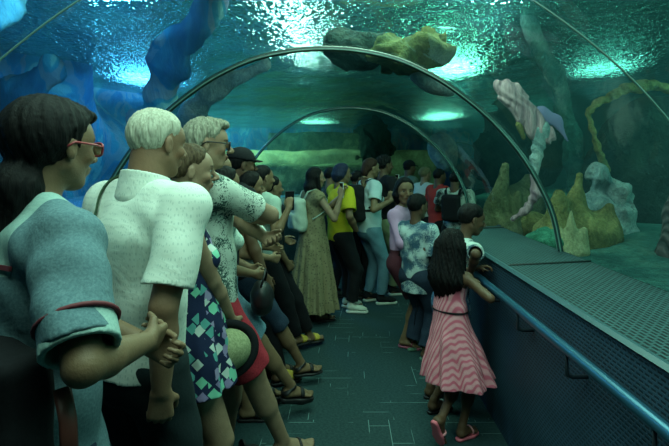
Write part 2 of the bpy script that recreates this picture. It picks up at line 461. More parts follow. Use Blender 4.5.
    def foot(s, q, toes):
        J = s.J; H = s.H; A = J['a' + q]; M = J['M' + q]; k = H / 1.7; B = s.body; sg = -1 if q == 'R' else 1
        P = lambda x, y, z: A + M @ (v3(x, y * sg, z) * k)     # y outward
        zb = -.045 * 1.7
        fp = [Cone(A, P(-.022, 0, zb + .028), .024 * k * 1.25, .028 * k), Cone(P(-.02, 0, zb + .030), P(.12, 0, zb + .018), .029 * k, .016 * k, M @ v3(0, 1, 0), 1.5),
              Cone(P(.01, -.005, zb + .055), P(.11, -.008, zb + .026), .026 * k, .018 * k, M @ v3(0, 1, 0), 1.2)]
        s.__dict__['foot' + q] = fp
        B += [(p, .015) for p in fp]
        if toes:
            for i, (y, x, r) in enumerate(((-.030, .172, .0125), (-.010, .168, .0095), (.006, .160, .009), (.020, .150, .0085), (.034, .138, .0085))):
                B.append((Cone(P(.115 - i * .004, y * .85, zb + .018), P(x, y, zb + .012), .012 * k, r * k), .004))
        else: B.append((Cone(P(.11, 0, zb + .02), P(.155, 0, zb + .016), .020 * k, .014 * k, M @ v3(0, 1, 0), 1.9), .01))
        s.__dict__['zb'] = zb
    def hand(s, q, curl):
        J = s.J; k = s.k * (.95 if s.sex == 'm' else .88); w = J['w' + q]; h, n, t = J['h' + q], J['n' + q], J['t' + q]; B = s.body
        rr = max(.0088 * k, s.vx * 1.05) if s.vx > .006 else .0088 * k
        for i, (y, L, x) in enumerate(((.030, .074, .088), (.010, .082, .092), (-.010, .076, .089), (-.029, .060, .082))):
            kn = w + (h * x + t * y) * k
            B.append((Cone(w + t * y * .55 * k + h * .012 * k, kn, .0155 * k, .0115 * k), .012))
            p = kn; a = 0.12
            for j, fr in enumerate((.45, .30, .25)):
                a += curl * (1.15 if j else .9) * (1 + .06 * i); d = h * math.cos(a) + n * math.sin(a)
                e = p + d * L * fr * k; B.append((Cone(p, e, rr * (1 - .08 * j), rr * (.93 - .08 * j)), .003)); p = e
        b = w + (h * .022 + t * .018 + n * .004) * k; d1 = unit(t * .75 + h * .65 + n * .25 * (1 + curl)); p1 = b + d1 * .042 * k
        d2 = unit(t * (.35 - .5 * curl) + h * .9 + n * (.15 + .6 * curl)); p2 = p1 + d2 * .030 * k; p3 = p2 + unit(d2 + n * .25 * curl) * .024 * k
        B += [(Cone(b, p1, .016 * k, .0115 * k), .010), (Cone(p1, p2, rr * 1.12, rr * 1.08), .004), (Cone(p2, p3, rr * 1.08, rr * .95), .003)]
        J['g' + q] = w + (h * .075 + n * .025) * k
    def tint(s, P):
        q = ((P - s.J['hd']) @ s.MH) / s.hs; x, y, z = q[:, 0], q[:, 1], q[:, 2]; ay = np.abs(y)
        c = np.ones((len(P), 4), np.float32)
        lips = (x > .086) & (ay < .023 - .25 * np.abs(z + .061)) & (z > -.074) & (z < -.051)
        c[lips, :3] = (.95, .62, .60)
        mouth = (x > .086) & (ay < .021) & (np.abs(z + .0615) < .0028); c[mouth, :3] = (.35, .22, .2)
        br = (x > .055) & (ay > .014) & (ay < .052) & (np.abs(z - (.024 - 3.5 * (ay - .032) ** 2)) < .0032); c[br, :3] = (.22, .2, .2)
        ck = (x > .03) & (ay > .02) & (ay < .062) & (z < -.012) & (z > -.05); c[ck, :3] *= (1.04, .93, .9)
        return c
    def eyes(s):
        for q in (-1, 1):
            V = []; F = []; C = []; n, m = 10, 12; c0 = s.hp((.0735, q * .032, .003)); r = .0130 * s.hs
            for i in range(n + 1):
                a = math.pi * i / n
                for j in range(m):
                    b = 2 * math.pi * j / m; d = v3(math.cos(a), math.sin(a) * math.cos(b), math.sin(a) * math.sin(b) * .82)
                    V.append(c0 + s.MH @ d * r); C.append((.03, .02, .015, 1) if a < .85 else (.36, .36, .33, 1))
            for i in range(n):
                for j in range(m): F.append((i * m + j, i * m + (j + 1) % m, (i + 1) * m + (j + 1) % m, (i + 1) * m + j))
            mesh_obj('eye', V, F, EYEM, s.skin, col=C)
    # -------- hair
    def hair(s, mat, style='short', length=.3, thick=.012, name='hair', vx=None, strand=.0012, side_fall=False, lump=.0022):
        vx = vx or s.vx; pr = [s.hE((-.012, 0, .030), (.097, .076, .087))]
        f = Field(s.J['hd'] - .2 * s.hs - (0, 0, length), s.J['hd'] + .17 * s.hs + (0, 0, .03), vx)
        f.add(pr[0], 0, thick * s.hs)
        prof = {'short': ([-.1, -.06, -.035, -.02, .03, .055, .075], [-.085, -.078, -.055, .002, .014, .048, .09]),
                'long': ([-.03, -.01, .02, .05, .07, .09], [-.13, -.07, -.02, .045, .068, .10]),
                'tied': ([-.09, -.06, -.035, -.02, .03, .055, .08], [-.075, -.07, -.05, .002, .018, .052, .09]),
                'kid': ([-.1, -.06, -.035, -.02, .03, .06, .088], [-.085, -.08, -.055, -.006, .006, .034, .075])}[style]
        MH = s.MH; hd = s.J['hd']; hs = s.hs
        def cutf(a, X, Y, Z):
            px, py, pz = X - hd[0], Y - hd[1], Z - hd[2]
            lx = (px * MH[0, 0] + py * MH[1, 0] + pz * MH[2, 0]) / hs; ly = (px * MH[0, 1] + py * MH[1, 1] + pz * MH[2, 1]) / hs; lz = (px * MH[0, 2] + py * MH[1, 2] + pz * MH[2, 2]) / hs
            h = np.interp(lx.ravel(), prof[0], prof[1]).reshape(lx.shape) + .006 * np.sin(ly * 130) + .004 * np.sin(lx * 170 + ly * 60)
            e = np.clip((lz - h) / .045, 0, 1); e = e * e * (3 - 2 * e)
            a = a + (1 - e) * (thick * hs + .006) + lump * np.sin(lx * 75 + 2 * np.sin(lz * 50)) * np.sin(ly * 68 + 1.5 * np.sin(lx * 40)) * e
            return np.maximum(a, (h - lz) * hs * .7)
        f.fn(cutf)
        if style == 'long':
            b = s.hp((-.040, 0, .0)); dn = v3(0, 0, -1); bk = -s.fw
            f.add(Cone(b, b + dn * length * .5 + bk * .022, .074 * hs, .072 * hs, s.MH @ v3(0, 1, 0), 1.12), .02)
            f.add(Cone(b + dn * length * .5 + bk * .022, b + dn * length + bk * .03, .070 * hs, .035 * hs, s.lt, 1.45), .03)
            if side_fall:
                for q in (-1, 1):
                    a = s.hp((.005, q * .078, .0)); f.add(Cone(a, a + dn * length * .75 + v3(*(s.fw * .02)), .024 * hs, .018 * hs), .02)
        s.hairf = f
        return f, mat, name, strand
    def hair_done(s, h):
        f, mat, name, st = h; hd = s.J['hd']; hs = s.hs; MH = s.MH
        def st_(a, X, Y, Z):
            th = np.arctan2(Y - hd[1], X - hd[0]); zz = (Z - hd[2])
            return a + hs * (st * np.sin(th * 60 + 5 * np.sin(zz * 22) + 2 * np.sin(th * 9)) + st * .9 * np.sin(th * 19 + 60 * zz * .35) + st * .6 * np.sin(zz * 90 + th * 30))
        f.fn(st_); return f.obj(name, mat, s.skin)
    # -------- garments
    def garment(s, name, prims, mat, th=.010, vx=None, k=.02, neck=True, wob_amp=.0035, wf=26, seed=0., cuts=(), hollow=True, sub=(), extra=None):
        vx = vx or s.vx; f = Field.around(prims, vx); g = None
        if hollow:
            g = Field.around(prims, vx)
        for p in prims: f.add(p, k)
        if hollow:
            for p in prims:
                c = p.cuts if hasattr(p, 'cuts') else None
                if c is not None: p.cuts = [(np.asarray(q) + unit(n) * .02, n) for q, n in c]
                g.add(p, k)
                if c is not None: p.cuts = c
        if wob_amp:
            w_ = lambda a, X, Y, Z: a + wob_amp * (wob(X, Y, Z, wf, seed) - .4)
            f.fn(w_)
            if hollow: g.fn(w_)
        if hollow:
            f.a = np.maximum(f.a, -(g.a + max(th, 2.1 * vx)))
        for p, n in cuts: f.cut(p, n)
        if neck:
            J = s.J; f.sub(Cone(J['nb'] - J['up'] * .004 * s.H, J['nb'] + J['up'] * .1, s.nr * 1.32, s.nr * 1.5), .006)
        for p in sub: f.sub(p, .004)
        if extra: extra(f)
        o = f.obj(name, mat, s.root); s.last = f; return o
    def top_prims(s, loose=.014, sleeve=.55, hem=.0, loose_sl=None, flare=.0, belly=0, drop_sl=None):
        """hem: metres below the hip joint line; sleeve: fraction of the upper arm, above 1 runs into the forearm"""
        J = s.J; H = s.H; up = J['up']; lt = s.lt; l = loose; pr = []
        chest = J['ch'] - up * .075 * H
        hemc = J['pel'] - v3(0, 0, hem) ; ls = loose_sl if loose_sl is not None else l
        pr.append(Cone(J['wa'], chest, s.ww + l + belly * .5, s.tw + l, lt, 1.40))
        pr.append(Cone(hemc - v3(0, 0, .10), J['wa'], s.pw + l + flare, max(s.ww, s.pw * .93) + l + belly, lt, 1.36, [(hemc, (0, 0, -1))]))
        sp = .07 if sleeve > 0 else .045
        pr.append(Cone(J['ch'] - up * .03 * H - lt * sp * H, J['ch'] - up * .03 * H + lt * sp * H, .044 * H + l * .7, .044 * H + l * .7))
        if belly: pr.append(Ell(J['wa'] + s.fw * .035 * H, (.08 * H + belly + l, .09 * H + l, .12 * H)))
        if s.sex == 'f' and not s.kid:
            for q in (-1, 1): pr.append(Ell(J['ch'] - up * .105 * H + s.fw * .052 * H + lt * q * .045 * H, (.029 * H + l * .5,) * 3))
        for q in ('R', 'L'):
            S_, E_, W_ = J['s' + q], J['e' + q], J['w' + q]; af = (1.0 if s.sex == 'm' else .88)
            pr.append(Cone(J['nb'], S_ if sleeve > 0 else J['nb'] + (S_ - J['nb']) * .5, .027 * H + l * .5, .026 * H + l * .6 if sleeve > 0 else .024 * H))
            if sleeve <= 0: 
                continue
            pr.append(Ell(S_ - up * .010 * H, (.035 * H * af + min(l, ls) * .5,) * 3))
            if sleeve <= 1:
                c = S_ + (E_ - S_) * sleeve; d = unit(E_ - S_)
                pr.append(Cone(S_, E_ + d * .03, .031 * H * af + ls * .8, .0235 * H * af + ls * 1.5, None, 1, [(c, d)]))
            else:
                pr.append(Cone(S_, E_, .030 * H * af + ls * .8, .0235 * H * af + ls))
                c = E_ + (W_ - E_) * (sleeve - 1); d = unit(W_ - E_)
                pr.append(Cone(E_, W_ + d * .03, .0245 * H * af + ls, .0165 * H * af + ls, None, 1, [(c, d)]))
        return pr
    def top(s, name, mat, loose=.014, sleeve=.55, hem=.0, **kw):
        tk = {k: kw.pop(k) for k in ('loose_sl', 'flare', 'belly') if k in kw}
        return s.garment(name, s.top_prims(loose, sleeve, hem, **tk), mat, **kw)
    def leg_prims(s, loose=.012, length=1.0, cuff=0.0, seat=True):
        """length: 1 = ankle, .5 = knee"""
        J = s.J; H = s.H; pr = []; l = loose
        if seat: pr.append(Cone(J['pel'] - v3(0, 0, .02 * H), J['pel'] + J['up'] * .07 * H, s.pw + l, s.pw * .95 + l * .8, s.lt, 1.36))
        for q in ('R', 'L'):
            h, K, A = J['hip' + q], J['k' + q], J['a' + q]
            if length <= .5:
                d = unit(K - h); c = h + (K - h) * (length * 2)
                pr.append(Cone(h, K + d * .03, .051 * H + l, .034 * H + l * 1.2 + cuff, None, 1, [(c, d)]))
            else:
                d = unit(A - K); c = K + (A - K) * (length * 2 - 1)
                pr.append(Cone(h, K, .051 * H + l, .034 * H + l)); pr.append(Cone(K, A + d * .03, .034 * H + l, .022 * H + l + cuff, None, 1, [(c, d)]))
        return pr
    def legs(s, name, mat, loose=.012, length=1.0, cuff=0., **kw):
        kw.setdefault('neck', False); return s.garment(name, s.leg_prims(loose, length, cuff), mat, **kw)
    def fp(s, q, x, y, z):
        sg = -1 if q == 'R' else 1; return s.J['a' + q] + s.J['M' + q] @ (v3(x, y * sg, z) * (s.H / 1.7))
    def shoe(s, kind, mat, mat2=None, vx=None):
        vx = vx or min(s.vx, .006); k = s.H / 1.7; zb = s.zb
        for q in ('R', 'L'):
            M = s.J['M' + q]; lt = M @ v3(0, 1, 0); P = lambda x, y, z: s.fp(q, x, y, z + zb)
            if kind == 'sneaker':
                pr = [Cone(P(-.025, 0, .045), P(.12, 0, .028), .038 * k, .030 * k, lt, 1.15), Cone(P(.10, 0, .026), P(.155, -.004, .022), .030 * k, .022 * k, lt, 1.5), Cone(P(-.01, 0, .075), P(-.005, 0, .06), .038 * k, .04 * k)]
                f = Field.around(pr, vx)
                for p in pr: f.add(p, .015)
                f.cut(P(0, 0, -.002), M @ v3(0, 0, -1)); o = f.obj('sneaker', mat, s.root)
                so = [Cone(P(-.03, 0, -.006), P(.15, 0, -.006), .040 * k, .040 * k, lt, 1.08)]; g = Field.around(so, vx)
                g.add(so[0]); g.cut(P(0, 0, .008), M @ v3(0, 0, 1)); g.cut(P(0, 0, -.018), M @ v3(0, 0, -1)); g.obj('sole', mat2 or mat, o)
            else:
                hgt = s.sole; sp = [Cone(P(-.03, 0, -.01), P(.09, 0, -.01), .034 * k, .040 * k, lt, 1.0), Cone(P(.09, 0, -.01), P(.145, -.004, -.01), .042 * k, .036 * k, lt, 1.05)]
                g = Field.around(sp, vx, .04)
                for p in sp: g.add(p, .02)
                g.cut(P(0, 0, -.001), M @ v3(0, 0, 1)); g.cut(P(0, 0, -max(hgt, .012) / k), M @ v3(0, 0, -1)); o = g.obj('sandal_sole' if kind != 'flip' else 'flip_flop_sole', mat, s.root)
                f = Field.around([Cone(P(-.05, 0, .03), P(.16, 0, .03), .06, .06)], vx)
                fpr = getattr(s, 'foot' + q)
                for p in fpr: f.add(p, .015, .007)
                x0, x1 = {'slide': (.055, .115), 'flip': (.085, .10), 'strap': (.07, .10)}[kind if kind in ('slide', 'flip') else 'strap']
                fx = M @ v3(1, 0, 0)
                band = Field.around([Cone(P(-.05, 0, .03), P(.16, 0, .03), .06, .06)], vx); band.a = f.a.copy()
                band.cut(P(x1, 0, 0), fx); band.cut(P(x0, 0, 0), -fx); band.cut(P(0, 0, -.005), M @ v3(0, 0, -1)); band.obj('strap', mat2 or mat, o)
                if kind == 'strap':
                    band.a = f.a.copy(); band.cut(P(.0, 0, .075), M @ v3(-.5, 0, .8)); band.cut(P(-.002, 0, .05), -(M @ v3(-.5, 0, .8))); band.obj('ankle_strap', mat2 or mat, o)
    def strap(s, name, pts, mat, w=.012, t=.003, fld=None, parent=None, lift=.003, n=40):
        """a band that follows the surface of what it lies on; pts are local"""
        f = fld or s.last; Pm, _ = f.mesh(); pts = [np.asarray(p, float) for p in pts]; out = []
        seg = len(pts) - 1
        for i in range(n + 1):
            u = i / n * seg; j = min(int(u), seg - 1); a = u - j; out.append(pts[j] * (1 - a) + pts[j + 1] * a)
        res = []; nr_ = []
        for p in out:
            c = v3(s.J['wa'][0], s.J['wa'][1], min(p[2], s.J['ch'][2] - .10)); dr = unit(p - c); L = np.linalg.norm(p - c) + .16; hit = p
            for r_ in np.arange(L, .02, -.003):
                q = c + dr * r_; i = np.round((q - f.lo) / f.vx).astype(int)
                if (i >= 0).all() and (i < f.n).all() and f.a[tuple(i)] < 0: hit = q; break
            res.append(hit + dr * (lift + .004)); nr_.append(dr)
        for _ in range(3): res = [res[0]] + [(res[i - 1] + res[i] * 2 + res[i + 1]) / 4 for i in range(1, len(res) - 1)] + [res[-1]]
        V = []; F = []
        for i, p in enumerate(res):
            tg = unit(res[min(i + 1, n)] - res[max(i - 1, 0)]); nn = nr_[i]; nn = unit(nn - tg * np.dot(nn, tg)); b = np.cross(tg, nn)
            for sx, sy in ((-1, -1), (1, -1), (1, 1), (-1, 1)): V.append(p + b * w * sx + nn * t * sy)
        for i in range(n):
            for j in range(4): F.append((i * 4 + j, i * 4 + (j + 1) % 4, i * 4 + 4 + (j + 1) % 4, i * 4 + 4 + j))
        F += [(3, 2, 1, 0), tuple(n * 4 + j for j in range(4))]
        return mesh_obj(name, V, F, mat, parent or s.root, smooth=False)
    def glasses(s, rim, name='glasses', lens=True):
        g = None
        for q in (-1, 1):
            c = v3(.104, q * .033, -.002); pts = []
            for i in range(20):
                a = 2 * math.pi * i / 20; ca, sa = math.cos(a), math.sin(a)
                pts.append(s.hp(c + v3(-.006 * abs(ca) ** 2 * (1 if ca * q > 0 else 0), .026 * np.sign(ca) * abs(ca) ** .75, .018 * np.sign(sa) * abs(sa) ** .75)))
            V, F = tube_mesh(pts, .0024 * s.hs * 1.3, 6, True)
            if g is None: g = mesh_obj(name, V, F, rim, s.root)
            else: mesh_obj('rim', V, F, rim, g)
            tube('temple_arm', [s.hp((.098, q * .060, .004)), s.hp((.06, q * .076, .006)), s.hp((-.01, q * .086, .006)), s.hp((-.03, q * .084, -.008))], .0024 * s.hs * 1.3, rim, g, 6)
            mesh_obj('lens', [s.hp(c + v3(.0, .024 * math.cos(a), .016 * math.sin(a))) for a in [i * math.pi / 8 for i in range(16)]], [tuple(range(16))], LENS, g, smooth=False)
        tube('bridge', [s.hp((.107, -.009, .004)), s.hp((.110, 0, .007)), s.hp((.107, .009, .004))], .002 * s.hs * 1.3, rim, g, 6)
        return g
    def cap(s, mat, peak=True):
        e = [s.hE((-.012, 0, .036), (.101, .080, .090))]; f = Field.around(e, s.vx, .04); f.add(e[0], 0, .014 * s.hs)
        f.cut(s.hp((0, 0, .038)), s.MH @ v3(-.12, 0, -1)); o = f.obj('cap', mat, s.root)
        if peak:
            V = []; F = []
            for lay in (0, 1):
                for i in range(11):
                    y = (i - 5) / 5; V.append(s.hp((.080 - .02 * y * y, y * .062, .052 - lay * .004))); V.append(s.hp((.165 - .055 * y * y, y * .062, .038 - lay * .004 - .012 * y * y)))
            for i in range(10):
                a = i * 2; F.append((a, a + 2, a + 3, a + 1)); b = 22 + a; F.append((b, b + 1, b + 3, b + 2)); F.append((a + 1, a + 3, b + 3, b + 1)); F.append((a, b, b + 2, a + 2))
            mesh_obj('peak', V, F, mat, o)
        return o

EYEM = None
def _eyem():
    global EYEM, LENS
    m = N('eye'); a = m.n.new('ShaderNodeVertexColor'); a.layer_name = 'tint'; m.base(a.outputs[0], .15); EYEM = m.m
    m = N('lens'); tr = m.n.new('ShaderNodeBsdfTransparent'); tr.inputs[0].default_value = (.93, .97, .97, 1); gl = m.add('ShaderNodeBsdfGlossy', {'Roughness': .05})
    fr = m.add('ShaderNodeFresnel', {'IOR': 1.5}); mx = m.add('ShaderNodeMixShader', {0: fr.outputs[0], 1: tr.outputs[0], 2: gl.outputs[0]}); m.link(mx.outputs[0], m.out.inputs[0]); LENS = m.m
_eyem()

# ------------------------------------------------------------------ the tunnel
def path(u):
    """centre line of the walkway at arc position u: straight, then bending right"""
    if u < 3.6: return np.array((0., u)), np.array((0., 1.))
    a = (u - 3.6) / 20.0; r = 20.0
    return np.array((r - r * math.cos(a), 3.6 + r * math.sin(a))), np.array((math.sin(a), math.cos(a)))
def at(u, x, z):
    c, d = path(u); return (c[0] + d[1] * x, c[1] - d[0] * x, z)
US = [-2.5 + .25 * i for i in range(0, 75)]
def loft(name, prof, mat, us=US, kind='structure', smooth=False, parent=None, vscale=1):
    V = []; F = []; UV = []; n = len(prof); L = [0]
    for i in range(1, n): L.append(L[-1] + math.dist(prof[i], prof[i - 1]))
    for u in us:
        for i, (x, z) in enumerate(prof): V.append(at(u, x, z)); UV.append((u, L[i] * vscale))
    for i in range(len(us) - 1):
        for k in range(n - 1): a = i * n + k; F.append((a, a + 1, a + n + 1, a + n))
    o = mesh_obj(name, V, F, mat, parent, smooth=smooth, uv=UV)
    if kind: o['kind'] = kind
    return o
CX = -.13
_h = [(0, 2.34), (.22, 2.325), (.45, 2.275), (.64, 2.195), (.81, 2.095), (1.01, 1.94), (1.16, 1.79), (1.29, 1.625), (1.40, 1.44), (1.48, 1.25), (1.53, 1.0)]
ARCH = [(CX - x, z) for x, z in _h[::-1]] + [(CX + x, z) for x, z in _h[1:]]
# carpet
m = N('carpet_tiles'); uvn = m.n.new('ShaderNodeTexCoord')
nz = m.noise(uvn.outputs['UV'], 60, 3, .7); big = m.noise(uvn.outputs['UV'], 1.3, 3)
ck = m.add('ShaderNodeTexChecker', {'Vector': uvn.outputs['UV'], 'Scale': 2.0})
lines = []
for rot in (0, 1):
    mp = m.add('ShaderNodeMapping', {'Vector': uvn.outputs['UV'], 'Rotation': (0, 0, R(90) * rot), 'Location': (.07, .03, 0)})
    br = m.add('ShaderNodeTexBrick', {'Vector': mp.outputs[0], 'Scale': 1.0, 'Mortar Size': .0022, 'Mortar Smooth': .3, 'Brick Width': .5, 'Row Height': .125, 'Color1': (0, 0, 0, 1), 'Color2': (.25, .25, .25, 1), 'Mortar': (1, 1, 1, 1), 'Bias': 0.}, offset=.37)
    lines.append(br)
sel = m.mix(ck.outputs[1], lines[0].outputs[1], lines[1].outputs[1])
gate = m.noise(uvn.outputs['UV'], 3.2, 1); gt = m.ramp(gate.outputs[0], [(.54, (0, 0, 0)), (.60, (1, 1, 1))])
ln = m.mix(1.0, sel, gt, 'MULTIPLY')
basec = m.ramp(nz.outputs[0], [(.3, (.012, .036, .040)), (.7, (.030, .068, .072))])
m.base(m.mix(ln, basec, (.17, .29, .29)), .85, spec=.2); m.bump(nz.outputs[0], .004, .6)
fl = [(-1.45, 0), (-.5, 0), (.5, 0), (1.4, 0)]
loft('floor', fl, m.m)
# louvred base walls
def slots(name, light, dark, sx=.042, sy=.019, rough=.6):
    m = N(name); tc = m.n.new('ShaderNodeTexCoord')
    br = m.add('ShaderNodeTexBrick', {'Vector': tc.outputs['UV'], 'Scale': 1.0, 'Mortar Size': .0048, 'Mortar Smooth': .25, 'Brick Width': sx, 'Row Height': sy, 'Color1': (*dark, 1), 'Color2': (*dark, 1), 'Mortar': (*light, 1)})
    nz = m.noise(tc.outputs['UV'], 5, 3); c = m.mix(1.0, br.outputs[0], m.ramp(nz.outputs[0], [(.3, (.7, .75, .75)), (.7, (1, 1, 1))]), 'MULTIPLY')
    m.base(c, rough, spec=.3); m.bump(br.outputs[1], .004, 1.0); return m.m
LEDGE = slots('ledge_louvre', (.050, .120, .130), (.004, .012, .015))
FRONT = slots('front_louvre', (.035, .085, .14), (.010, .026, .045), .03, .016)
UN = [u for u in US if u <= 4.5]; UF = [u for u in US if u >= 4.5]
loft('wall_right', [(.92, 0), (.92, .985)], FRONT, UN)
loft('trim_1', [(.92, .985), (.905, .995), (.92, 1.008), (.96, 1.006)], plain('ledge_edge', (.04, .10, .12), .4), UN)
loft('wall_right_ledge', [(.93, 1.008), (1.40, 1.03)], LEDGE, UN)
loft('wall_right_far', [(1.36, 0), (1.36, 1.0), (1.42, 1.03)], FRONT, UF)
V_ = [at(4.5, .92, 0), at(4.5, 1.36, 0), at(4.5, 1.36, 1.02), at(4.5, .92, 1.0)]
o = mesh_obj('wall_right_end', V_, [(0, 1, 2, 3)], FRONT, smooth=False); o['kind'] = 'structure'
loft('wall_left', [(-1.22, 0), (-1.22, .985)], FRONT)
loft('wall_left_ledge', [(-1.22, .985), (-1.70, 1.03)], LEDGE)
for i, u in enumerate((1.15, 2.75, 4.35)):
    V, F = tube_mesh([at(u, .925, 1.0), at(u, .94, 1.012), at(u, 1.40, 1.034)], .006, 6); o = mesh_obj('trim_%d' % (i + 2), V, F, plain('joint_dark', (.01, .02, .02), .6)); o['kind'] = 'structure'
# acrylic
m = N('acrylic'); tr = m.n.new('ShaderNodeBsdfTransparent'); tr.inputs[0].default_value = (.90, .97, .96, 1)
gl = m.add('ShaderNodeBsdfGlossy', {'Roughness': .03}); nzb = m.noise(m.obj(), 1.5, 2)
bp = m.add('ShaderNodeBump', {'Height': nzb.outputs[0], 'Distance': .02, 'Strength': .5}); m.link(bp.outputs[0], gl.inputs['Normal'])
lw = m.add('ShaderNodeLayerWeight', {'Blend': .5}); pw = m.add('ShaderNodeMath', {0: lw.outputs['Facing'], 1: 5.0}, operation='POWER')
fr = m.add('ShaderNodeMath', {0: pw.outputs[0], 1: .55, 2: .045}, operation='MULTIPLY_ADD'); mx = m.add('ShaderNodeMixShader', {0: fr.outputs[0], 1: tr.outputs[0], 2: gl.outputs[0]})
m.link(mx.outputs[0], m.out.inputs[0]); ACR = m.m
loft('tunnel_window', ARCH, ACR, smooth=True); bpy.data.objects['tunnel_window'].name = 'window_1'
# joints between the acrylic segments: a double bead following the arch
JM = plain('joint_seal', (.030, .075, .070), .25, 0, .8); JL = plain('joint_bead', (.16, .34, .30), .25, 0, .8)
def catm(P, n=4):
    out = []
    for i in range(len(P) - 1):
        p0 = P[max(i - 1, 0)]; p1 = P[i]; p2 = P[i + 1]; p3 = P[min(i + 2, len(P) - 1)]
        for k in range(n):
            t = k / n; out.append(tuple(.5 * (2 * b + (c - a) * t + (2 * a - 5 * b + 4 * c - d) * t * t + (-a + 3 * b - 3 * c + d) * t ** 3) for a, b, c, d in zip(p0, p1, p2, p3)))
    out.append(tuple(P[-1])); return out
AR2 = catm(ARCH, 4)
for i, u in enumerate((-1.5, 1.6, 3.1, 6.2, 15.5)):
    thin = u == 1.6
    def inset(e, du): return [at(u + du, CX + (x - CX) * (1 - e / 1.5), z - e * max(0, (z - 1) / 1.34)) for x, z in AR2]
    o = tube('trim_%d' % (i + 10), inset(.010, 0), .0035 if thin else .018, JL if thin else JM, n=8); o['kind'] = 'structure'
    if not thin:
        for du in (-.020, .024): q = tube('bead', inset(.018, du), .0045, JL, o, 6)
# handrail
HR = N('handrail_metal'); HR.base((.03, .12, .20), .30, .5); HR = HR.m
o = tube('handrail', [at(u, .84, .88) for u in [.3 + .2 * i for i in range(0, 21)]], .021, HR, n=14)
tag(o, 'long blue painted metal handrail running beside the louvred tank wall', 'handrail')
for k in range(7):
    u = .79 + k * .52
    b = tube('bracket', [at(u, .84, .862), at(u, .84, .80), at(u, .842, .782), at(u, .86, .775), at(u, .918, .775)], .0085, plain('bracket_metal', (.05, .07, .09), .35, .7), o, 8)
# ------------------------------------------------------------------ the tank
def rockmat(name, c1, c2, c3, sc=2.2, bump=.08):
    m = N(name); v = m.obj((1, 1, .8)); a = m.noise(v, sc, 6, .62, .8); b = m.add('ShaderNodeTexVoronoi', {'Vector': v, 'Scale': sc * 2.6})
    c = m.ramp(a.outputs[0], [(.30, c1), (.5, c2), (.70, c3)]); n2 = m.noise(v, sc * 9, 4, .7)
    c = m.mix(.55, c, m.ramp(n2.outputs[0], [(.3, (.35, .35, .35)), (.7, (1.3, 1.3, 1.3))]), 'MULTIPLY')
    m.base(c, .9, spec=.15); mu = m.add('ShaderNodeMath', {0: a.outputs[0], 1: n2.outputs[0]}, operation='ADD'); m.bump(mu.outputs[0], bump, .8); return m.m
RK_BLUE = rockmat('rock_blue', (.03, .16, .34), (.10, .28, .44), (.28, .40, .52), 1.6)
RK_TEAL = rockmat('rock_teal', (.01, .07, .07), (.03, .13, .12), (.09, .22, .18))
RK_TAN = rockmat('rock_tan', (.06, .09, .05), (.15, .19, .10), (.32, .36, .20), 4.2)
RK_YEL = rockmat('rock_yellow', (.07, .09, .03), (.22, .23, .08), (.40, .40, .16), 6, .08)
RK_PALE = rockmat('rock_pale', (.10, .22, .26), (.28, .44, .46), (.50, .64, .62), 4, .06)
RK_DARK = rockmat('rock_dark', (.004, .012, .012), (.010, .026, .024), (.03, .06, .05), 3)
RK_GREEN = rockmat('rock_green', (.02, .14, .08), (.06, .30, .20), (.14, .50, .34), 9, .05)
SAND = rockmat('sand', (.14, .15, .09), (.22, .23, .13), (.30, .30, .18), 1.0, .03)
def grid_mesh(name, f, nu, nv, mat, kind='structure'):
    V = [f(i / (nu - 1), j / (nv - 1)) for i in range(nu) for j in range(nv)]
    F = [(i * nv + j, (i + 1) * nv + j, (i + 1) * nv + j + 1, i * nv + j + 1) for i in range(nu - 1) for j in range(nv - 1)]
    o = mesh_obj(name, V, F, mat); o['kind'] = kind; return o
def wv(a, b, s=0.): return math.sin(a * 1.3 + s + math.sin(b * .9 + s)) * .5 + math.sin(b * 2.1 - a * .7 + s * 2) * .3 + math.sin(a * 3.7 + b * 2.9 + s) * .2
# side walls of the tank: slanting rock ribs on the left, dark rock on the right and at the far end
m = N('backdrop_left'); tc = m.n.new('ShaderNodeTexCoord'); gm = m.n.new('ShaderNodeNewGeometry'); v = gm.outputs['Position']; mp = m.add('ShaderNodeMapping', {'Vector': v, 'Rotation': (R(40), R(-40), 0), 'Scale': (1.1, .8, .45)})
a = m.noise(mp.outputs[0], 1.5, 3, .5, 1.0); b = m.noise(mp.outputs[0], 3, 5, .65, .4)
c = m.ramp(a.outputs[0], [(.36, (.010, .10, .26)), (.46, (.015, .17, .36)), (.475, (.13, .22, .32)), (.53, (.15, .24, .34)), (.545, (.03, .22, .36)), (.60, (.04, .28, .40)), (.615, (.16, .42, .44)), (.70, (.24, .50, .48))])
m.base(m.mix(.6, c, m.ramp(b.outputs[0], [(.3, (.5, .5, .5)), (.7, (1.2, 1.2, 1.2))]), 'MULTIPLY'), .9, spec=.1); m.bump(b.outputs[0], .1, .6); BL = m.m
def ribs(u, v):
    y = -3 + u * 15; z = .2 + v * 3.2; x = -4.6 - .25 * wv(y * 1.2, z * 1.5) + .35 * math.sin((y + z * 1.1) * 2.3 + math.sin(y)) * (.4 + .6 * v)
    return (x, y, z)
grid_mesh('wall_left_rock', ribs, 130, 34, BL)
m = N('backdrop_right'); v = m.obj((1, 1, 1)); a = m.noise(v, .7, 4, .55, .5); b = m.noise(v, 4, 5, .65)
c = m.ramp(a.outputs[0], [(.36, (.003, .035, .045)), (.5, (.005, .06, .07)), (.66, (.010, .10, .10))])
m.base(m.mix(.4, c, m.ramp(b.outputs[0], [(.3, (.5, .5, .5)), (.7, (1.2, 1.2, 1.2))]), 'MULTIPLY'), .9, spec=.1); m.bump(b.outputs[0], .08, .5); BR = m.m
grid_mesh('wall_right_rock', lambda u, v: (7.4 + .3 * wv(u * 16, v * 4, 2), -3 + u * 24, .2 + v * 3.2), 100, 24, BR)
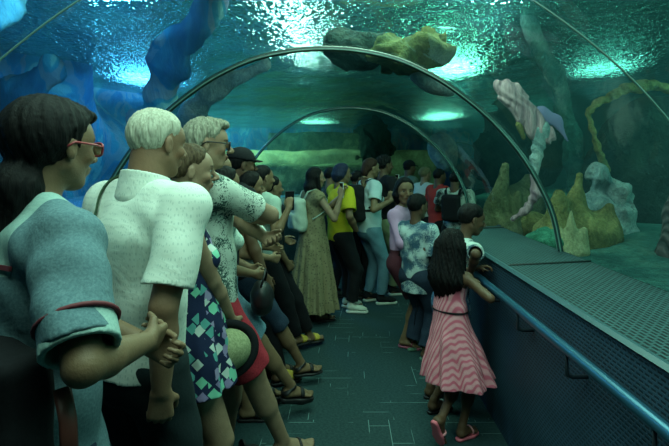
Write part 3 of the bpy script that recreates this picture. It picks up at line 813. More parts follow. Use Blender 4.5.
grid_mesh('wall_far_rock', lambda u, v: (-6 + u * 14, 20.5 - .5 * wv(u * 12, v * 4, 1), .2 + v * 3.2), 90, 24, BL)
grid_mesh('wall_near_rock', lambda u, v: (-6 + u * 14, -3, .2 + v * 3.2), 4, 4, BR)
# tank beds on both sides of the tunnel
def bed_r(u, v):
    uu = -2.5 + u * 18.4; x = 1.42 + v * v * 6.5; p = at(uu, x, 0)
    return (p[0], p[1], .90 + .12 * v + .04 * wv(p[0] * 2, p[1] * 2))
grid_mesh('floor_tank_right', bed_r, 90, 30, RK_TEAL)
def bed_l(u, v):
    uu = -2.5 + u * 18.4; x = -1.72 - v * v * 6; p = at(uu, x, 0)
    return (p[0], p[1], .90 + .15 * v + .05 * wv(p[0] * 2, p[1] * 2, 3))
grid_mesh('floor_tank_left', bed_l, 90, 30, RK_BLUE)
# sandy shelves behind the bend of the tunnel
def shelf(name, x0, x1, y0, y1, z0, z1, mat, seed):
    def f(u, v):
        x = x0 + (x1 - x0) * u; t = v
        if t < .5: z = z0 + (z1 - z0) * (t / .5); y = y0 + .25 * wv(x * 2, z * 3, seed) + .2 * (t / .5)
        else: z = z1 + .05 * wv(x * 2, t * 9, seed); y = y0 + .2 + (y1 - y0) * (t - .5) / .5 + .25 * wv(x * 2, z1 * 3, seed) * (1 - (t - .5) * 2)
        return (x, y, z)
    return grid_mesh(name, f, 70, 24, mat)
shelf('floor_shelf_low', -5.5, 1.0, 11.0, 13.5, .8, 1.62, RK_TAN, 1.)
shelf('floor_shelf_mid', -3.8, 2.6, 13.6, 16.0, 1.0, 2.05, SAND, 2.)
shelf('floor_shelf_high', -2.6, 1.4, 16.0, 18.5, 1.2, 2.75, RK_TAN, 3.)
# rippled water surface seen from below
m = N('water_surface'); v = m.obj((1, 1, 1))
w1 = m.noise(v, 6, 2, .5, .6); w2 = m.noise(v, 21, 1, .5, .4)
sm = m.add('ShaderNodeMath', {0: w1.outputs[0], 1: w2.outputs[0]}, operation='MULTIPLY_ADD'); sm.inputs[2].default_value = 0
ad = m.add('ShaderNodeMath', {0: w1.outputs[0], 1: 1.6}, operation='MULTIPLY'); a2 = m.add('ShaderNodeMath', {0: ad.outputs[0], 1: w2.outputs[0]}, operation='ADD')
bp = m.add('ShaderNodeBump', {'Height': a2.outputs[0], 'Distance': .05, 'Strength': 1.0})
g = m.add('ShaderNodeBsdfGlossy', {'Color': (.38, .74, .66, 1), 'Roughness': .03, 'Normal': bp.outputs[0]}); m.link(g.outputs[0], m.out.inputs[0])
grid_mesh('ceiling', lambda u, v: (-6 + u * 14, -3 + v * 24, SURF + .012 * wv(u * 30, v * 50)), 140, 240, m.m)
bpy.data.objects['ceiling']['kind'] = 'structure'

# ------------------------------------------------------------------ rocks
def rock(name, label, c, r, mat, seed, spikes=(), rough=.12, vx=.03, cat='rock', group=None, tilt=(0, 0, 0), extra=()):
    M = np.array(Matrix.Rotation(R(tilt[2]), 3, 'Z') @ Matrix.Rotation(R(tilt[1]), 3, 'Y') @ Matrix.Rotation(R(tilt[0]), 3, 'X'), np.float32)
    pr = [Ell((0, 0, 0), r, M)] if r is not None else []
    for a, b, ra, rb in spikes: pr.append(Cone(a, b, ra, rb, (1, .3, 0), 1.25))
    pr += list(extra); mr = max(max(p.bb()[1] - p.bb()[0]) for p in pr) * .5
    f = Field.around(pr, vx, .1)
    for p in pr: f.add(p, .05 if spikes else .10)
    fr = 5 / mr ** .6
    f.fn(lambda a, X, Y, Z: a + rough * mr * .28 * (wob(X, Y, Z, fr, seed) + .5 * wob(Z, X, Y, fr * 2.2, seed + 1)) + rough * .10 * mr * np.abs(wob(Y, Z, X, fr * 5, seed + 2)))
    o = f.obj(name, mat); o.location = c; tag(o, label, cat, group); return o
P = W(505, 226, 4.7)
rock('rock', 'tall pointed tan green rock leaning beside the first arch joint', (P[0], P[1], .95), (.16, .22, .20), RK_TAN, 1., [((-.10, 0, 0), (.0, 0, .64), .15, .03), ((.10, .05, 0), (.13, 0, .36), .12, .04)], vx=.018, rough=.07)
P = W(482, 228, 6.0)
rock('rock', 'low olive rock behind the tall pointed rock near the ledge', (P[0] + .50, P[1] + .2, 1.0), (.36, .3, .35), RK_TAN, 4., [((0, 0, 0), (.15, 0, .45), .2, .04)], vx=.03, rough=.08)
P = W(553, 232, 3.6)
rock('coral', 'bright green knobbly coral mound low behind the clear wall', (P[0] , P[1] + .1, 1.0), (.17, .16, .10), RK_GREEN, 2., rough=.3, vx=.014, cat='coral')
P = W(585, 236, 3.9)
rock('rock', 'yellowish rock mound with two pointed tips behind clear wall', (P[0], P[1] + .15, .98), (.36, .26, .24), RK_YEL, 3., [((-.22, -.12, 0), (-.19, -.12, .36), .16, .04), ((-.04, -.05, 0), (.0, -.05, .52), .15, .035), ((.2, 0, 0), (.28, 0, .26), .14, .05)], vx=.018, rough=.12)
P = W(520, 238, 4.6)
rock('rock', 'low dull yellow stone lying between green coral and pointed rock', (P[0] + .12, P[1] + .2, .98), (.30, .24, .16), RK_YEL, 8., vx=.025)
P = W(606, 200, 4.5)
rock('rock', 'pale blue craggy rock tower standing behind the yellow mound', (P[0], P[1], 1.05), (.19, .18, .35), RK_PALE, 5., [((-.06, 0, 0), (-.04, 0, .50), .13, .06), ((.10, 0, -.1), (.12, 0, .32), .13, .08)], rough=.45, vx=.02)
C_ = np.array(((665 - 345) / FOC * 5.6, 5.7, 1.32))
pr = [Ell((0, 0, 0), (.86, .6, 1.08))]
f = Field.around(pr, .04, .1); f.add(pr[0]); f.fn(lambda a, X, Y, Z: a + .03 * wob(X, Y, Z, 5, 2.)); o = f.obj('cave_rock', RK_DARK); o.location = tuple(C_)
tag(o, 'huge dark rounded boulder with pale yellow rim near tank side', 'rock')
rim = [np.array(W(*q)) - C_ for q in ((606, 170, 5.15), (598, 150, 5.1), (593, 130, 5.1), (588, 113, 5.1), (597, 103, 5.1), (612, 96, 5.1), (626, 88, 5.1), (640, 87, 5.1), (655, 85, 5.1), (690, 95, 5.1))]
rr_ = [.05, .03, .025, .03, .035, .045, .05, .07, .045, .05]
rp = [Cone(rim[i], rim[i + 1], rr_[i], rr_[i + 1]) for i in range(len(rim) - 1)]
f = Field.around(rp, .014, .05)
for p in rp: f.add(p, .03)
f.fn(lambda a, X, Y, Z: a + .010 * wob(X, Y, Z, 34, 2.)); f.obj('rim', RK_YEL, o)
P = W(571, 238, 3.62)
rock('rock', 'pale pointed stone spire standing in front of yellow mound', (P[0], P[1], 1.0), None, rockmat('rock_cream', (.22, .26, .14), (.36, .40, .22), (.50, .54, .34), 6, .03), 31., [((0, 0, -.08), (.0, 0, .24), .075, .008), ((-.07, 0, -.06), (-.085, 0, .12), .06, .010), ((.07, 0, -.06), (.10, 0, .10), .06, .02)], rough=.02, vx=.01)
# ribbed net pillar at the far right
m = N('net_pillar'); tc = m.n.new('ShaderNodeTexCoord'); mp = m.add('ShaderNodeMapping', {'Vector': tc.outputs['Object'], 'Rotation': (0, R(12), 0)})
wvn = m.add('ShaderNodeTexWave', {'Vector': mp.outputs[0], 'Scale': 9, 'Distortion': 1.2, 'Detail': 2}, bands_direction='X')
m.base(m.ramp(wvn.outputs[1], [(.2, (.012, .014, .016)), (.8, (.06, .055, .06))]), .8); m.bump(wvn.outputs[1], .02, 1)
P = W(660, 210, 3.5)
rock('rock', 'fluted purplish dark rock pillar at the edge of the tank', (P[0] + .24, P[1], 1.25), None, m.m, 9., [((.08, 0, -.35), (.22, 0, .62), .26, .24), ((.3, .1, -.3), (.4, 0, .5), .22, .18)], rough=.10, vx=.022, cat='rock pillar')
# rocks over and beyond the tunnel
def over(px, py, d, r, mat, label, seed, tilt=(0, 0, 0), rough=.2, vx=.03, spikes=()):
    return rock('rock', label, W(px, py, d), r, mat, seed, spikes, rough, vx, tilt=tilt)
def slab(label, pts, rs, mat, seed, amp=.05, fq=6, vx=.03, ratio=.45, side=(0, 1, 0)):
    o0 = np.array(pts[0], float); pr = [Cone(np.array(pts[i]) - o0, np.array(pts[i + 1]) - o0, rs[i], rs[i + 1], side, ratio) for i in range(len(pts) - 1)]
    f = Field.around(pr, vx, .12)
    for q in pr: f.add(q, .12)
    f.fn(lambda a, X, Y, Z: a + amp * wob(X, Y, Z, fq, seed) + amp * .4 * np.abs(wob(Z, X, Y, fq * 3, seed)))
    o = f.obj('rock', mat); o.location = tuple(o0); tag(o, label, 'rock'); return o
rock('rock', 'yellow green rock resting on the clear tunnel roof', (.52, 3.85, 2.46), (.36, .30, .12), rockmat('rock_olive', (.04, .07, .03), (.11, .14, .05), (.20, .22, .08), 6, .06), 11., rough=.4, vx=.025)
rock('rock', 'dark green mossy rock resting on the top of the clear roof', (.12, 4.15, 2.58), (.30, .30, .15), RK_DARK, 18., rough=.35, vx=.025)
slab('narrow blue slanting rock rib rising over the left of the tunnel', [(-2.25, 5.6, .9), (-2.1, 5.3, 2.0), (-1.75, 4.9, 2.7), (-1.2, 4.5, 3.15)], (.24, .2, .2, .12), BL, 13.)
slab('blue leaning rock rib seen between the woman in front and older man', [(-4.3, 5.4, .9), (-3.9, 5.2, 1.6), (-3.4, 5.0, 2.2), (-3.0, 4.9, 2.5)], (.42, .34, .26, .14), BL, 17.)
slab('pale bluish rock rib just over the first arch joint on the left', [(-2.4, 6.4, .9), (-2.15, 6.1, 1.9), (-1.6, 5.7, 2.45), (-.9, 5.4, 2.72)], (.26, .20, .14, .08), RK_PALE, 14., .03)
slab('pale purplish slanting rock rib behind the woman in front', [(-4.3, 3.4, .8), (-3.7, 3.6, 1.8), (-3.1, 3.9, 2.6), (-2.7, 4.0, 3.15)], (.5, .34, .22, .12), BL, 23.)
slab('long pale green leaning rock rib under the water surface', [(2.9, 6.0, .95), (2.75, 5.8, 1.8), (2.4, 5.5, 2.6), (1.95, 5.2, 3.15)], (.16, .11, .10, .10), RK_TEAL, 12., .02, 12, .02)
over(432, 84, 4.0, (.22, .12, .07), RK_PALE, 'pale blue oblong rock shape standing in for a reflection by the green glitter', 15., (0, 24, 0), .12)  # shape added in place of a pale reflection
over(443, 152, 8.6, (.26, .2, .36), RK_PALE, 'pale blue rounded rock shape standing in for a reflection beside the second arch joint', 16., (0, -20, 0), .15)  # also a reflection, built as a solid pale shape
over(375, 150, 12.5, (.42, .4, .75), RK_DARK, 'dark standing rock beyond the people in the bend', 19., (0, 0, 0), .25, .05)
over(520, 150, 9.5, (.9, .5, .9), RK_DARK, 'dark teal rock mass in the water behind the pointed rock', 20., (0, 0, 0), .25, .06)
# draped pink figure hanging in the water
m = N('pink_drape'); v = m.obj((6, 6, 1)); n_ = m.noise(v, 4, 3, .6, .5)
m.base(m.ramp(n_.outputs[0], [(.35, (.20, .13, .17)), (.65, (.46, .33, .36))]), .85); m.bump(n_.outputs[0], .03, 1); PINK = m.m
D = 4.4
root = empty('sculpture', W(538, 150, D)); tag(root, 'pink and violet draped sculpture hanging in water above yellow rocks', 'sculpture')
o0 = np.array(W(538, 150, D)); L_ = lambda px, py, dy=0: np.array(W(px, py, D)) - o0 + np.array((0, dy, 0))
def folds(nm, prims, mat, amp, fq, vx=.012, k=.05):
    f = Field.around(prims, vx, .05)
    for p in prims: f.add(p, k)
    f.fn(lambda a, X, Y, Z: a + amp * np.sin(fq * (X * .8 + Z * .55 + .05 * np.sin(Z * 14)))); return f.obj(nm, mat, root)
folds('drape', [Cone(L_(509, 92), L_(535, 132), .105, .075, (0, 1, 0), .55), Cone(L_(500, 86), L_(512, 96), .06, .09, (0, 1, 0), .6), Cone(L_(522, 105), L_(548, 136), .085, .07, (0, 1, 0), .5)], PINK, .012, 75)
folds('fin', [Cone(L_(542, 113), L_(557, 122), .07, .045, (0, 1, 0), .35), Cone(L_(556, 120), L_(568, 141), .045, .008, (0, 1, 0), .4)], plain('violet', (.16, .17, .34), .8), .003, 60)
folds('torso', [Cone(L_(541, 130), L_(536, 160), .085, .045, (0, 1, 0), .6), Cone(L_(536, 160), L_(533, 176), .045, .035)], RK_PALE, .008, 60)
folds('lower_drape', [Cone(L_(533, 176), L_(536, 194), .030, .040), Cone(L_(536, 194), L_(526, 210), .038, .030), Cone(L_(526, 210), L_(513, 219), .03, .02)], PINK, .006, 70)
folds('ornament', [Cone(L_(519, 124), L_(524, 138), .03, .02)], RK_YEL, .003, 60)

# the water itself: a haze filling the tank around the clear tunnel
vm = bpy.data.materials.new('water_haze'); vm.use_nodes = True; nt = vm.node_tree; nt.nodes.remove(nt.nodes['Principled BSDF'])
sc_ = nt.nodes.new('ShaderNodeVolumeScatter'); sc_.inputs['Color'].default_value = (.25, .80, .90, 1); sc_.inputs['Density'].default_value = HAZE; sc_.inputs['Anisotropy'].default_value = .2
nt.links.new(sc_.outputs[0], nt.nodes['Material Output'].inputs['Volume'])
V, F = box_mesh((1.0, 9.2, 1.62), (7.3, 12.4, 1.66)); V = [tuple(q) for q in V]
prof = [(CX + (x - CX) * 1.006, z + .01) for x, z in ARCH] + [(1.45, -.02), (-1.71, -.02)]; us = [u for u in US if u <= 15.7]; n0 = len(V); k = len(prof)
us = [-2.6] + us[1:]
for u in us:
    for x, z in prof: V.append(at(u, x, z))
for i in range(len(us) - 1):
    for j in range(k): a = n0 + i * k + j; b = n0 + i * k + (j + 1) % k; F.append((a, a + k, b + k, b))
F.append(tuple(n0 + j for j in range(k))); F.append(tuple(n0 + (len(us) - 1) * k + j for j in range(k))[::-1])
o = mesh_obj('water_haze', V, F, vm, smooth=False); o['kind'] = 'structure'

# ------------------------------------------------------------------ materials of the visitors
SK = {'tan': skin_mat('skin_tan', (.20, .125, .070)), 'pale': skin_mat('skin_pale', (.25, .145, .085)), 'fair': skin_mat('skin_fair', (.29, .19, .12)),
      'brown': skin_mat('skin_brown', (.115, .065, .036)), 'dark': skin_mat('skin_dark', (.13, .075, .045))}
HB = hair_mat('hair_black', (.003, .003, .004), (.010, .0095, .009)); HG = hair_mat('hair_grey', (.20, .20, .15), (.46, .46, .36))
HW = hair_mat('hair_silver', (.34, .34, .26), (.66, .66, .54)); HBR = hair_mat('hair_brown', (.045, .03, .018), (.14, .095, .055))
BLK = cloth('black_cloth', (.012, .013, .016)); BLKR = plain('black_rubber', (.010, .010, .012), .55); DK = plain('dark_leather', (.012, .012, .013), .45)
JEAN = cloth('blue_denim', (.17, .32, .40), (.09, .19, .26), 160); JEAND = cloth('dark_denim', (.03, .05, .085), (.016, .028, .05), 160)
WHT = cloth('white_cotton', (.66, .72, .66), (.54, .60, .55)); PHONE = plain('phone_case', (.02, .02, .025), .3); PHW = plain('white_case', (.62, .66, .64), .3)
SCR = plain('lens_glass', (.01, .01, .012), .08)
def XY(px, d): return ((px - 345) / FOC * d, d)
Q = 1   # marks a world point for an arm target
def WT(px, py, d): return (*W(px, py, d), Q)
def phone(name, label, cat, p, hand='R', mat=PHONE, size=(.038, .0045, .076), face=None, group=None, up=(0, 0, 1), cam_side=True):
    """a phone in a hand of person p"""
    g = p.world(p.J['g' + hand]); h = p.Mw @ p.J['h' + hand]; n = p.Mw @ p.J['n' + hand]
    fwd = unit(np.array(face if face is not None else n, float)); u = np.array(up, float); u = unit(u - fwd * np.dot(u, fwd)); sd = np.cross(u, fwd)
    M = np.stack([sd, fwd, u], 1); r = empty(name, tuple(g)); tag(r, label, cat, group)
    box('case', (0, 0, 0), size, mat, r, M, .003)
    box('screen', tuple(M @ np.array((0, -size[1] - .0004, 0))), (size[0] * .92, .0006, size[2] * .93), SCR, r, M)
    box('camera_bump', tuple(M @ np.array((size[0] * .5, size[1] + .001, size[2] * .7))), (.009, .0015, .012), SCR, r, M, .001)
    return r

# ---- woman in front, grey blue blouse, dark tied hair, red glasses
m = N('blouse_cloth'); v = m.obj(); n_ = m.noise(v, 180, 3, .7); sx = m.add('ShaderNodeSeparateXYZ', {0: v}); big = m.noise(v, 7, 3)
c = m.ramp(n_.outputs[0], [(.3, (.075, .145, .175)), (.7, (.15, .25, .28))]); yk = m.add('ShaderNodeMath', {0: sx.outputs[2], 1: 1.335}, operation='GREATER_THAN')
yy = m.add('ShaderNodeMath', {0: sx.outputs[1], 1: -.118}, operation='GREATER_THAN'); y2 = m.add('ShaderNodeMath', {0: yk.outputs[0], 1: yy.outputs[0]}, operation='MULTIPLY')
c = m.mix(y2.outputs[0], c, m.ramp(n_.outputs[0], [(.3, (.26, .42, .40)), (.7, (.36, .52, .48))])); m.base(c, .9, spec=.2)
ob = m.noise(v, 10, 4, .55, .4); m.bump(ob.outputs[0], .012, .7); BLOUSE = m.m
YOKE = cloth('pale_linen', (.34, .50, .46), (.26, .40, .38)); RED = plain('dark_red_piping', (.14, .02, .03), .7)
p = Person('woman seen from behind in grey blue blouse and red glasses, hands clasped', (*XY(32, 1.17), 0), 54, 1.735, SK['tan'], vx=.0052, fat=.1,
           head=(14, 4, 0), armR=(WT(146, 342, 1.16), WT(120, 392, .97)), armL=(WT(150, 345, 1.28), (.3, .6, -1)), curl=(.75, .8), nR=(0, 1, .2), nL=(-.2, -1, .1), headpush=.02, toes=False)
h = p.hair(HB, 'tied', .34, .012, vx=.005, strand=.0015); f = h[0]
b = p.hp((-.095, .0, -.115)); f.add(Ell(b, (.055, .058, .058)), .03)
f.add(Cone(b, b + v3(-.012, .01, -.16), .046, .050), .03); f.add(Cone(b + v3(-.012, .01, -.16), b + v3(.0, .01, -.30), .048, .02), .03)
f.add(p.hE((.066, 0, .085), (.035, .055, .022)), .03); f.add(p.hE((-.045, 0, .02), (.09, .086, .09)), .03)
p.hair_done(h)
rimred = plain('red_plastic', (.38, .05, .06), .3)
p.glasses(rimred)
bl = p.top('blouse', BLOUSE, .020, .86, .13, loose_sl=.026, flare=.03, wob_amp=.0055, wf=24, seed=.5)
bf = p.last
J = p.J
d = unit(J['eR'] - J['sR']); c0 = J['sR'] + (J['eR'] - J['sR']) * .70
u_ = unit(np.cross(d, (0, 0, 1))); w_ = np.cross(d, u_)
cf = Field.around([Cone(c0, c0 + d * .052, .086, .086)], .005, .02)
c1 = c0 + d * .058; cf.add(Cone(c0 - d * .03, c1 + d * .03, .0265 * 1.71 * .88 + .028, .0235 * 1.71 * .88 + .038, None, 1, [(c0, -d), (c1, d)]))
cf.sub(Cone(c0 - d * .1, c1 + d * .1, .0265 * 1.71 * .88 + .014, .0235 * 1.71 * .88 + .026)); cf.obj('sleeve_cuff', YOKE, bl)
rr = .0255 * 1.71 * .88 + .036
tube('cuff_piping', [c0 + (u_ * math.cos(a) + w_ * math.sin(a)) * rr for a in [i * math.pi / 12 for i in range(24)]], .005, RED, bl, 8, True)
p.strap('back_piping', [J['ch'] - p.fw * .12 - v3(0, 0, .075) + p.lt * y for y in (-.17, -.08, 0, .08, .17)], RED, .005, .003, bf, bl)
ring = [J['nb'] + v3(0, 0, .012) + p.fw * (.058 * math.cos(a)) + p.lt * (.058 * math.sin(a)) + v3(0, 0, -.02 * math.cos(a)) for a in [i * math.pi / 12 for i in range(24)]]
tube('collar_piping', ring, .005, RED, bl, 8, True)
p.legs('trousers', JEAND, .014, .97, seed=1.); p.shoe('flip', BLKR)
# shoulder bag of that woman
bg = empty('shoulder_bag', tuple(p.world((0, 0, 0))), R(p.yaw)); tag(bg, 'black shoulder bag with dark red strap behind the woman in blue blouse', 'bag')
BC = p.inv(W(2, 430, .98))
sdf_obj('bag_body', [Box(BC, (.055, .11, .17), rotm(8), .03)], .008, BLK, bg, wobble=.005, wf=20)
tube('strap', [p.inv(W(*q)) for q in ((62, 388, .93), (68, 420, .91), (70, 470, .90))], .016, plain('red_brown_leather', (.10, .028, .02), .5), bg, 8, flat=.3)

# ---- older man in white shirt
m = N('white_shirt_cloth'); v = m.obj(); br = m.add('ShaderNodeTexVoronoi', {'Vector': m.obj((120, 120, 50)), 'Scale': 1.0, 'Randomness': .25})
dots = m.add('ShaderNodeMath', {0: br.outputs['Distance'], 1: .30}, operation='LESS_THAN')
c = m.mix(dots.outputs[0], (.74, .80, .72), (.57, .65, .59)); m.base(c, .85, spec=.2); ob = m.noise(v, 8, 4, .5, .5); m.bump(ob.outputs[0], .014, .7); SHIRT = m.m
p = Person('older man with short white hair in white short-sleeved shirt seen from behind', (*XY(136, 1.64), 0), 60, 1.765, SK['pale'], vx=.0055, sex='m', fat=.1, lean=(.025, -.045),
           head=(-2, 6, 0), armR=(WT(161, 390, 1.46), (-1, -.5, 0)), armL=None, curl=(.55, .5), nR=(.5, .8, 0), toes=False, headpush=.015)
h = p.hair(HW, 'short', .05, .007, vx=.005, strand=.0014); p.hair_done(h)
sh = p.top('shirt', SHIRT, .018, .80, .02, loose_sl=.022, flare=.004, belly=.0, wob_amp=.0065, wf=15, seed=2.)
J = p.J; sfld = p.last
cl = Field.around([Cone(J['nb'] - v3(0, 0, .03), J['nb'] + v3(0, 0, .05), .10, .09)], .005)
cl.add(Cone(J['nb'] - v3(0, 0, .02), J['nb'] + v3(0, 0, .06), .090, .072, p.lt, 1.12, [(J['nb'] + v3(0, 0, .050) , (.28, 0, 1))]))
cl.sub(Cone(J['nb'] - v3(0, 0, .03), J['nb'] + v3(0, 0, .08), .074, .058, p.lt, 1.12), .002); cl.obj('collar', SHIRT, sh)
p.strap('sling_strap', [J['ch'] + p.lt * .10 + p.fw * .10 - v3(0, 0, .06), J['ch'] + p.lt * .10 + v3(0, 0, .05), J['ch'] - p.fw * .12 + p.lt * .11 - v3(0, 0, .06), J['wa'] - p.fw * .14 + p.lt * .13, J['pel'] - p.fw * .12 + p.lt * .15 + v3(0, 0, .05)], cloth('olive_webbing', (.04, .08, .045)), .017, .003, sfld)
p.legs('trousers', cloth('grey_green_trousers', (.018, .030, .034)), .018, .98, seed=2.); p.shoe('sneaker', DK, BLKR)

# ---- woman in navy dress with triangles, holding a hat
TRI = print_mat('triangle_print', (.012, .02, .06), [(.30, .26, .42), (.10, .34, .32), (.012, .02, .06), (.52, .60, .56), (.20, .56, .40), (.24, .20, .36)], 25, 'CHEBYCHEV', .40, (R(18), R(40), R(12)))
p = Person('woman with tied brown hair in navy dress of pastel triangles', (*XY(183, 1.98), 0), 22, 1.66, SK['fair'], vx=.0058, fat=.1,
           head=(6, 3, 0), armR=(WT(231, 320, 2.10), (0, -1, -.4)), armL=None, curl=(.65, .4), nR=(0, 1, 0), footR=(.06, -.10, 0, -4), footL=(.0, .12, 0, 6))
h = p.hair(HBR, 'tied', .1, .009, vx=.005); f = h[0]; f.add(p.hE((-.105, 0, .05), (.045, .045, .045)), .02); p.hair_done(h)
pr = p.top_prims(.010, 0, .0); J = p.J
pr.append(Skirt(J['wa'] + v3(0, 0, .02), v3(J['pel'][0] + .01, 0, .70), p.ww + .02, .205, 1.15, 9, .07, .5, tuple(p.lt)))
p.garment('dress', pr, TRI, wob_amp=.003, seed=3., th=.012)
p.shoe('flip', BLKR)
hat = empty('hat', tuple(W(226, 350, 2.02))); tag(hat, 'straw hat with wide black brim held low by the woman in triangle dress', 'hat')
Mh = np.array(Matrix.Rotation(R(-62), 3, 'Z') @ Matrix.Rotation(R(82), 3, 'Y'), np.float32)
cap_ = Field.around([Ell((0, 0, 0), (.13, .13, .13))], .006, .02); ax = Mh @ v3(0, 0, 1)
cap_.add(Ell((0, 0, 0), (.088, .105, .085), Mh, [((0, 0, 0), -ax)])); cap_.sub(Ell(-ax * .006, (.082, .099, .080), Mh)); cap_.obj('crown', cloth('straw', (.33, .36, .20), (.20, .23, .12), 120), hat)
V = []; F = []
for lay in (0, 1):
    for i in range(40):
        a = i * math.pi / 20
        for r_, z_ in ((.0, .0), (.036, .006)): V.append(Mh @ v3((.088 + r_) * math.cos(a), (.105 + r_) * math.sin(a), z_ - lay * .006))
for i in range(40):
    a, b = i * 2, (i + 1) % 40 * 2; F += [(a, a + 1, b + 1, b), (80 + a, 80 + b, 81 + b, 81 + a), (a + 1, 81 + a, 81 + b, b + 1), (a, b, 80 + b, 80 + a)]
mesh_obj('brim', V, F, BLK, hat)

# ---- grey haired man, palm print shirt, red shorts
PALM = leaf_print_mat('palm_print', (.56, .64, .56), (.035, .085, .075), 6.5, .535)
p = Person('tall grey-haired man in glasses, white palm print shirt and red shorts', (*XY(227, 2.42), 0), 34, 1.83, SK['fair'], vx=.0062, sex='m', fat=.15, pel=(-.12, 0), drop=.03, lean=(-.02, 0),
           head=(-12, 4, 0), armR=((.14, .10, 1.30), (1, -.8, -.3)), armL=((.16, -.08, 1.22), (1, 1, -.5)), curl=(.5, .4), footR=(.30, -.05, 0, -6), footL=(.05, .16, 0, 4))
h = p.hair(HG, 'short', .05, .012, vx=.0055, strand=.003); h[0].add(p.hE((.05, 0, .098), (.05, .06, .025)), .02); p.hair_done(h); p.glasses(plain('dark_wire', (.03, .03, .03), .3, .5))
p.top('shirt', PALM, .024, .70, .05, loose_sl=.016, flare=.02, belly=.0, wob_amp=.006, wf=16, seed=4.)
p.legs('shorts', cloth('red_shorts', (.42, .035, .05), (.28, .02, .035), 120), .030, .44, cuff=.01, seed=5.); p.shoe('flip', BLKR)

# ---- woman in dark top and short denim behind him (long hair)
p = Person('woman in white strappy top and denim shorts with black wedge sandals', (*XY(241, 2.98), 0), 28, 1.60, SK['tan'], vx=.0065, pel=(-.16, 0), drop=.03, fat=.15, lean=(.05, 0),
           head=(4, 8, 0), armR=(WT(254, 274, 2.88), (-1, -.4, -.2)), armL=((.08, .06, .93), (-.6, .8, -.4)), curl=(.6, .6), footR=(.33, -.07, .03, -4, 8), footL=(.16, .10, .03, 6, 8), sole=.045)
h = p.hair(HB, 'long', .13, .010, vx=.006); p.hair_done(h)
p.top('top', leaf_print_mat('faint_print', (.50, .62, .55), (.20, .30, .28), 8, .56), .016, .30, .05, seed=6.); tf = p.last; J = p.J
p.strap('bag_strap', [J['nb'] - p.lt * .05 + p.fw * .06, J['ch'] - v3(0, 0, .12) + p.fw * .14, J['wa'] + p.fw * .1 - p.lt * .08, J['pel'] - p.lt * .16], BLK, .014, .003, tf)
p.legs('shorts', JEAN, .026, .42, cuff=.012, seed=6.); p.shoe('strap', BLKR)
bg = empty('handbag', tuple(W(262, 298, 2.86))); tag(bg, 'black round handbag hanging at the hip of the denim shorts woman', 'bag')
sdf_obj('bag_body', [Ell((0, 0, 0), (.07, .10, .105))], .008, DK, bg, wobble=.004); tube('handle', [(.0, -.07, .06), (.02, -.05, .14), (.02, .0, .17), (.02, .05, .14), (0, .07, .06)], .007, DK, bg, 8)

# ---- man leaning behind, seen between the grey haired man and the long haired woman
p = Person('short-haired tan man whose face shows beside the palm print sleeve', (*XY(228, 3.05), 0), 10, 1.66, SK['tan'], vx=.008, sex='m', pel=(-.1, 0), head=(10, 6, 0), footR=(.12, -.08, 0, -4), footL=(.1, .1, 0, 4), detail=False, toes=False)
h = p.hair(HBR, 'short', .05, .006); p.hair_done(h); p.top('shirt', JEAND, .018, .7, .1, seed=7.); p.legs('shorts', JEAN, .03, .5, seed=3.); p.shoe('slide', BLKR)
# ---- person in dark cap with a white edge
p = Person('person in black cap and black shirt behind the leaning visitors', (*XY(254, 3.45), 0), 30, 1.69, SK['brown'], vx=.008, sex='m', pel=(-.12, 0), head=(0, 2, 0), footR=(.16, -.08, 0, -4), footL=(.1, .1, 0, 4), detail=False, toes=False)
h = p.hair(HB, 'short', .05, .010); p.hair_done(h); p.cap(BLK); p.top('shirt', BLK, .02, .7, .1, seed=8.); p.legs('trousers', BLK, .02, .97, seed=3.); p.shoe('slide', BLKR, plain('yellow_strap', (.55, .42, .06), .6))
# ---- young woman with black straps over white blouse
p = Person('dark-haired woman in white blouse with black cross strap, hands joined low', (*XY(258, 3.42), 0), 24, 1.56, SK['tan'], vx=.0068, pel=(-.10, 0), drop=.02, lean=(.03, 0),
           head=(0, 8, 0), armR=(WT(270, 258, 3.30), (-1, -.4, -.3)), armL=((.12, .06, .98), (-.6, .8, -.4)), curl=(.6, .6), footR=(.34, -.06, 0, -4), footL=(.20, .10, 0, 6))
h = p.hair(HB, 'long', .16, .009, side_fall=False); p.hair_done(h)
p.top('blouse', WHT, .018, .35, .05, seed=9.); tf = p.last; J = p.J
p.strap('black_strap', [J['nb'] - p.lt * .06 - p.fw * .02, J['ch'] - v3(0, 0, .10) + p.fw * .12 - p.lt * .04, J['wa'] + p.fw * .12, J['pel'] + p.lt * .05 + p.fw * .1], BLK, .016, .003, tf)
p.legs('trousers', JEAND, .014, .55, cuff=.01, seed=9.); p.shoe('strap', DK)
# ---- person raising a phone, pale tee
p = Person('person in pale tee reaching a phone up past the white backpack', (*XY(268, 3.95), 0), 48, 1.58, SK['tan'], vx=.007, pel=(-.08, 0), head=(-6, 0, 0),
           armR=(WT(289, 208, 3.72), (-.2, -.6, -1)), armL=((.25, .10, .95), (-.4, .8, -.4)), curl=(.7, .5), hR=(.2, .2, 1), nR=(.8, .6, 0), footR=(.28, -.06, 0, -4), footL=(.14, .10, 0, 6), detail=False)
h = p.hair(HB, 'tied', .12, .009); p.hair_done(h)
p.top('tee', cloth('pale_mint_cotton', (.44, .58, .50), (.34, .46, .40)), .018, .55, .05, seed=10.); p.legs('trousers', BLK, .018, .97, seed=10.); p.shoe('slide', BLKR, plain('yellow_strap', (.55, .42, .06), .6))
phone('phone', 'black phone with white top edge held up before the backpack woman', 'phone', p, 'R', PHONE, face=(-.5, .8, 0))
